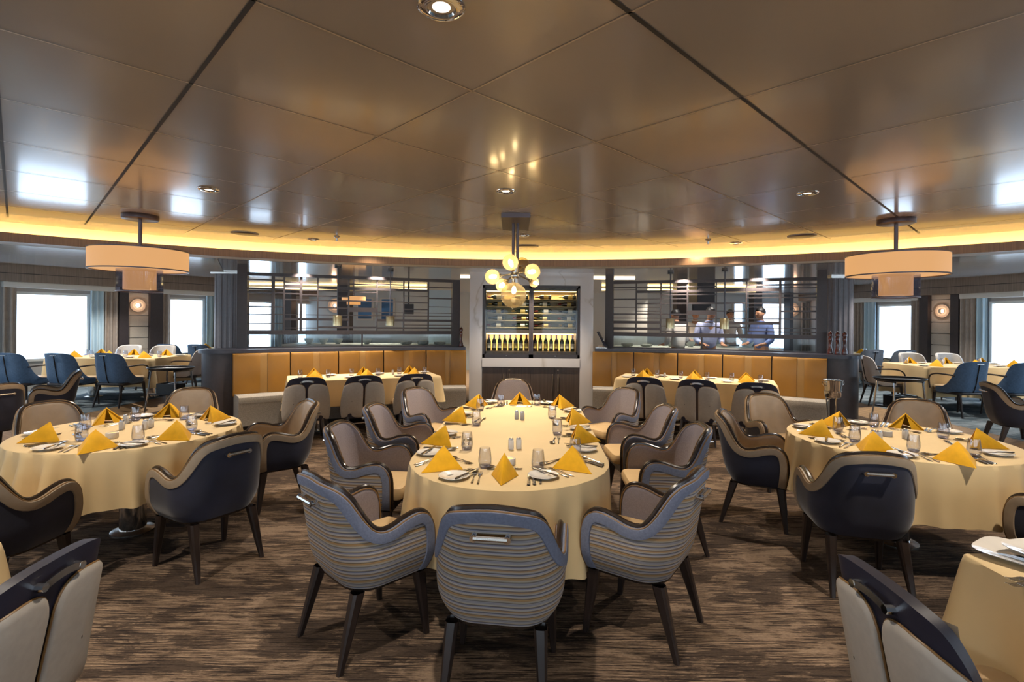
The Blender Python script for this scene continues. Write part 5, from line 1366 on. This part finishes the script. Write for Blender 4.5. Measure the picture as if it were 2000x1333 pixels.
# ------------------------------------------------------------------ people behind the counter
def skin_mesh(name, chain, mat, par, sub=1):
    vs = []; es = []; rs = []
    for (p, r, parent) in chain:
        vs.append(p); rs.append(r)
        if parent is not None: es.append((parent, len(vs)-1))
    me = bpy.data.meshes.new(name); me.from_pydata(vs, es, []); me.materials.append(M[mat])
    o = bpy.data.objects.new(name, me); COL.objects.link(o); o.parent = par
    md = o.modifiers.new('skin', 'SKIN'); md.use_smooth_shade = True
    sv = me.skin_vertices[0].data
    for i, r in enumerate(rs): sv[i].radius = r if isinstance(r, tuple) else (r, r)
    sv[0].use_root = True
    s = o.modifiers.new('sub', 'SUBSURF'); s.levels = sub; s.render_levels = sub
    return o
def person(x, y, rz, H, shirt, label, bend=0, look=0, reach=.16):
    t = thing('person', label, 'person', (x, y, PZ), rz); k = H/1.74
    def V(a, b, c):      # bend forward about the hips
        if c > .95: dz = c-.95; b, c = b+dz*sin(bend), .95+dz*cos(bend)
        return (a*k, b*k, c*k)
    ch = []
    def a_(p, r, par): ch.append((V(*p), r if not isinstance(r, tuple) else r, par)); return len(ch)-1
    pel = a_((0, 0, .95), (.14, .10), None); sp = a_((0, 0, 1.12), (.125, .09), pel); cs = a_((0, 0, 1.30), (.145, .10), sp); nb = a_((0, -.01, 1.43), (.08, .07), cs)
    nk = a_((0, 0, 1.50), .052, nb); hy = look
    chn = a_((0, .03+hy, 1.565), (.058, .062), nk); hd = a_((0, .025+hy, 1.63), (.074, .088), chn); cr = a_((0, .01+hy*.9, 1.69), (.066, .075), hd)
    a_((0, .125+hy, 1.60), .010, hd)      # nose
    for sx in (-1, 1): a_((sx*.085, .01+hy, 1.615), (.010, .018), hd)   # ears
    arms = {}
    for sx in (-1, 1):
        sh = a_((sx*.19, -.01, 1.40), .058, cs); el = a_((sx*.25, .02, 1.12), .042, sh); wr = a_((sx*.19, reach, 1.06), .027, el); pa = a_((sx*.17, reach+.07, 1.05), (.036, .018), wr)
        for j, (dx, L) in enumerate(((-.03, .065), (-.01, .078), (.01, .074), (.028, .058))):
            f1 = a_((sx*.17+dx, reach+.10+L*.4, 1.045), .0085, pa); a_((sx*.17+dx*1.1, reach+.10+L, 1.025), .0075, f1)
        th = a_((sx*.135, reach+.08, 1.045), .010, pa); a_((sx*.115, reach+.11, 1.04), .008, th)
        hp = a_((sx*.09, 0, .90), .085, pel); kn = a_((sx*.10, .015, .50), .058, hp); an = a_((sx*.10, 0, .09), .038, kn); a_((sx*.105, .12, .035), (.035, .03), an)
    skin_mesh('body', ch, 'skin', t, 2)
    c2 = []
    def b_(p, r, par): c2.append((V(*p), r, par)); return len(c2)-1
    p0 = b_((0, 0, .93), (.17, .125), None); p1 = b_((0, 0, 1.12), (.155, .115), p0); p2 = b_((0, 0, 1.30), (.17, .12), p1); b_((0, -.005, 1.44), (.075, .07), p2)
    for sx in (-1, 1):
        s1 = b_((sx*.19, -.01, 1.40), .073, p2); s2 = b_((sx*.25, .02, 1.13), .06, s1); b_((sx*.20, reach*.8, 1.07), .045, s2)
    skin_mesh('shirt', c2, shirt, t, 2)
    col = MB(); q = V(0, 0, 1.475); col.tube([(q[0]+.068*cos(a), q[1]+.062*sin(a), q[2]+.008*sin(a)) for a in [2*pi*i/16 for i in range(16)]], .014, 6, closed=True); col.build('collar', shirt, t)
    c3 = [(V(0, 0, .93), (.155, .115), None)]
    for sx in (-1, 1):
        n0 = len(c3); c3.append((V(sx*.09, 0, .86), .105, 0)); c3.append((V(sx*.10, .012, .5), .078, n0)); c3.append((V(sx*.10, 0, .10), .062, n0+1))
    skin_mesh('trousers', c3, 'trouser', t, 1)
    hm = MB(); hc = Vector(V(0, .0+hy, 1.655)); rows = []
    for j in range(9):
        th = (.02+j/8*.60)*pi; row = []
        for i in range(24):
            a = 2*pi*i/24; front = max(0, sin(a)); lim = th*(1-.42*front)
            row.append((hc.x+.083*k*sin(lim)*cos(a), hc.y+.098*k*sin(lim)*sin(a), hc.z+.098*k*cos(lim)))
        rows.append(row)
    hm.grid(rows, closed_u=True); hm.build('hair', 'hair', t)
    for sx in (-1, 1):
        e = MB(); q = V(sx*.03, .102+hy, 1.635); e.sphere(q, .010, 8); e.build('eye', 'hair', t)
    mo = MB(); q = V(0, .098+hy, 1.565); mo.tube([(q[0]-.022, q[1]-.006, q[2]), (q[0], q[1], q[2]-.001), (q[0]+.022, q[1]-.006, q[2])], .004, 6); mo.build('mouth', 'mill', t)
    return t
person(.325*9.75, 9.72, .5, 1.72, 'shirtw', 'person in a white shirt with the back half turned, behind the right screen', bend=.12)
person(.381*9.70, 9.66, pi+.1, 1.76, 'shirtb', 'person in a pale blue shirt facing the camera and looking down, behind the right screen', bend=.10, look=.03)
person(.487*9.75, 9.72, pi/2+.35, 1.76, 'shirtd', 'person in a blue shirt turned to the left, behind the right screen', bend=.05)
person(.352*12.2, 12.0, pi, 1.78, 'shirtw', 'farther person mostly hidden behind the crew member in white')
person(.419*12.4, 12.2, pi, 1.78, 'shirtw', 'farther person mostly hidden between the blue shirted pair')
# ------------------------------------------------------------------ world and look
w = bpy.data.worlds.new('world'); S.world = w; w.use_nodes = True
w.node_tree.nodes['Background'].inputs[0].default_value = (.6, .75, 1, 1); w.node_tree.nodes['Background'].inputs[1].default_value = .4
vs = S.view_settings; vs.view_transform = 'Standard'; vs.look = 'None'; vs.gamma = 1; vs.use_curve_mapping = False; vs.exposure = 0.0
c = S.cycles; c.max_bounces = 7; c.diffuse_bounces = 3; c.glossy_bounces = 4; c.transmission_bounces = 6; c.transparent_max_bounces = 16
c.sample_clamp_indirect = 3; c.caustics_reflective = False; c.caustics_refractive = False; c.use_denoising = True; c.blur_glossy = .5
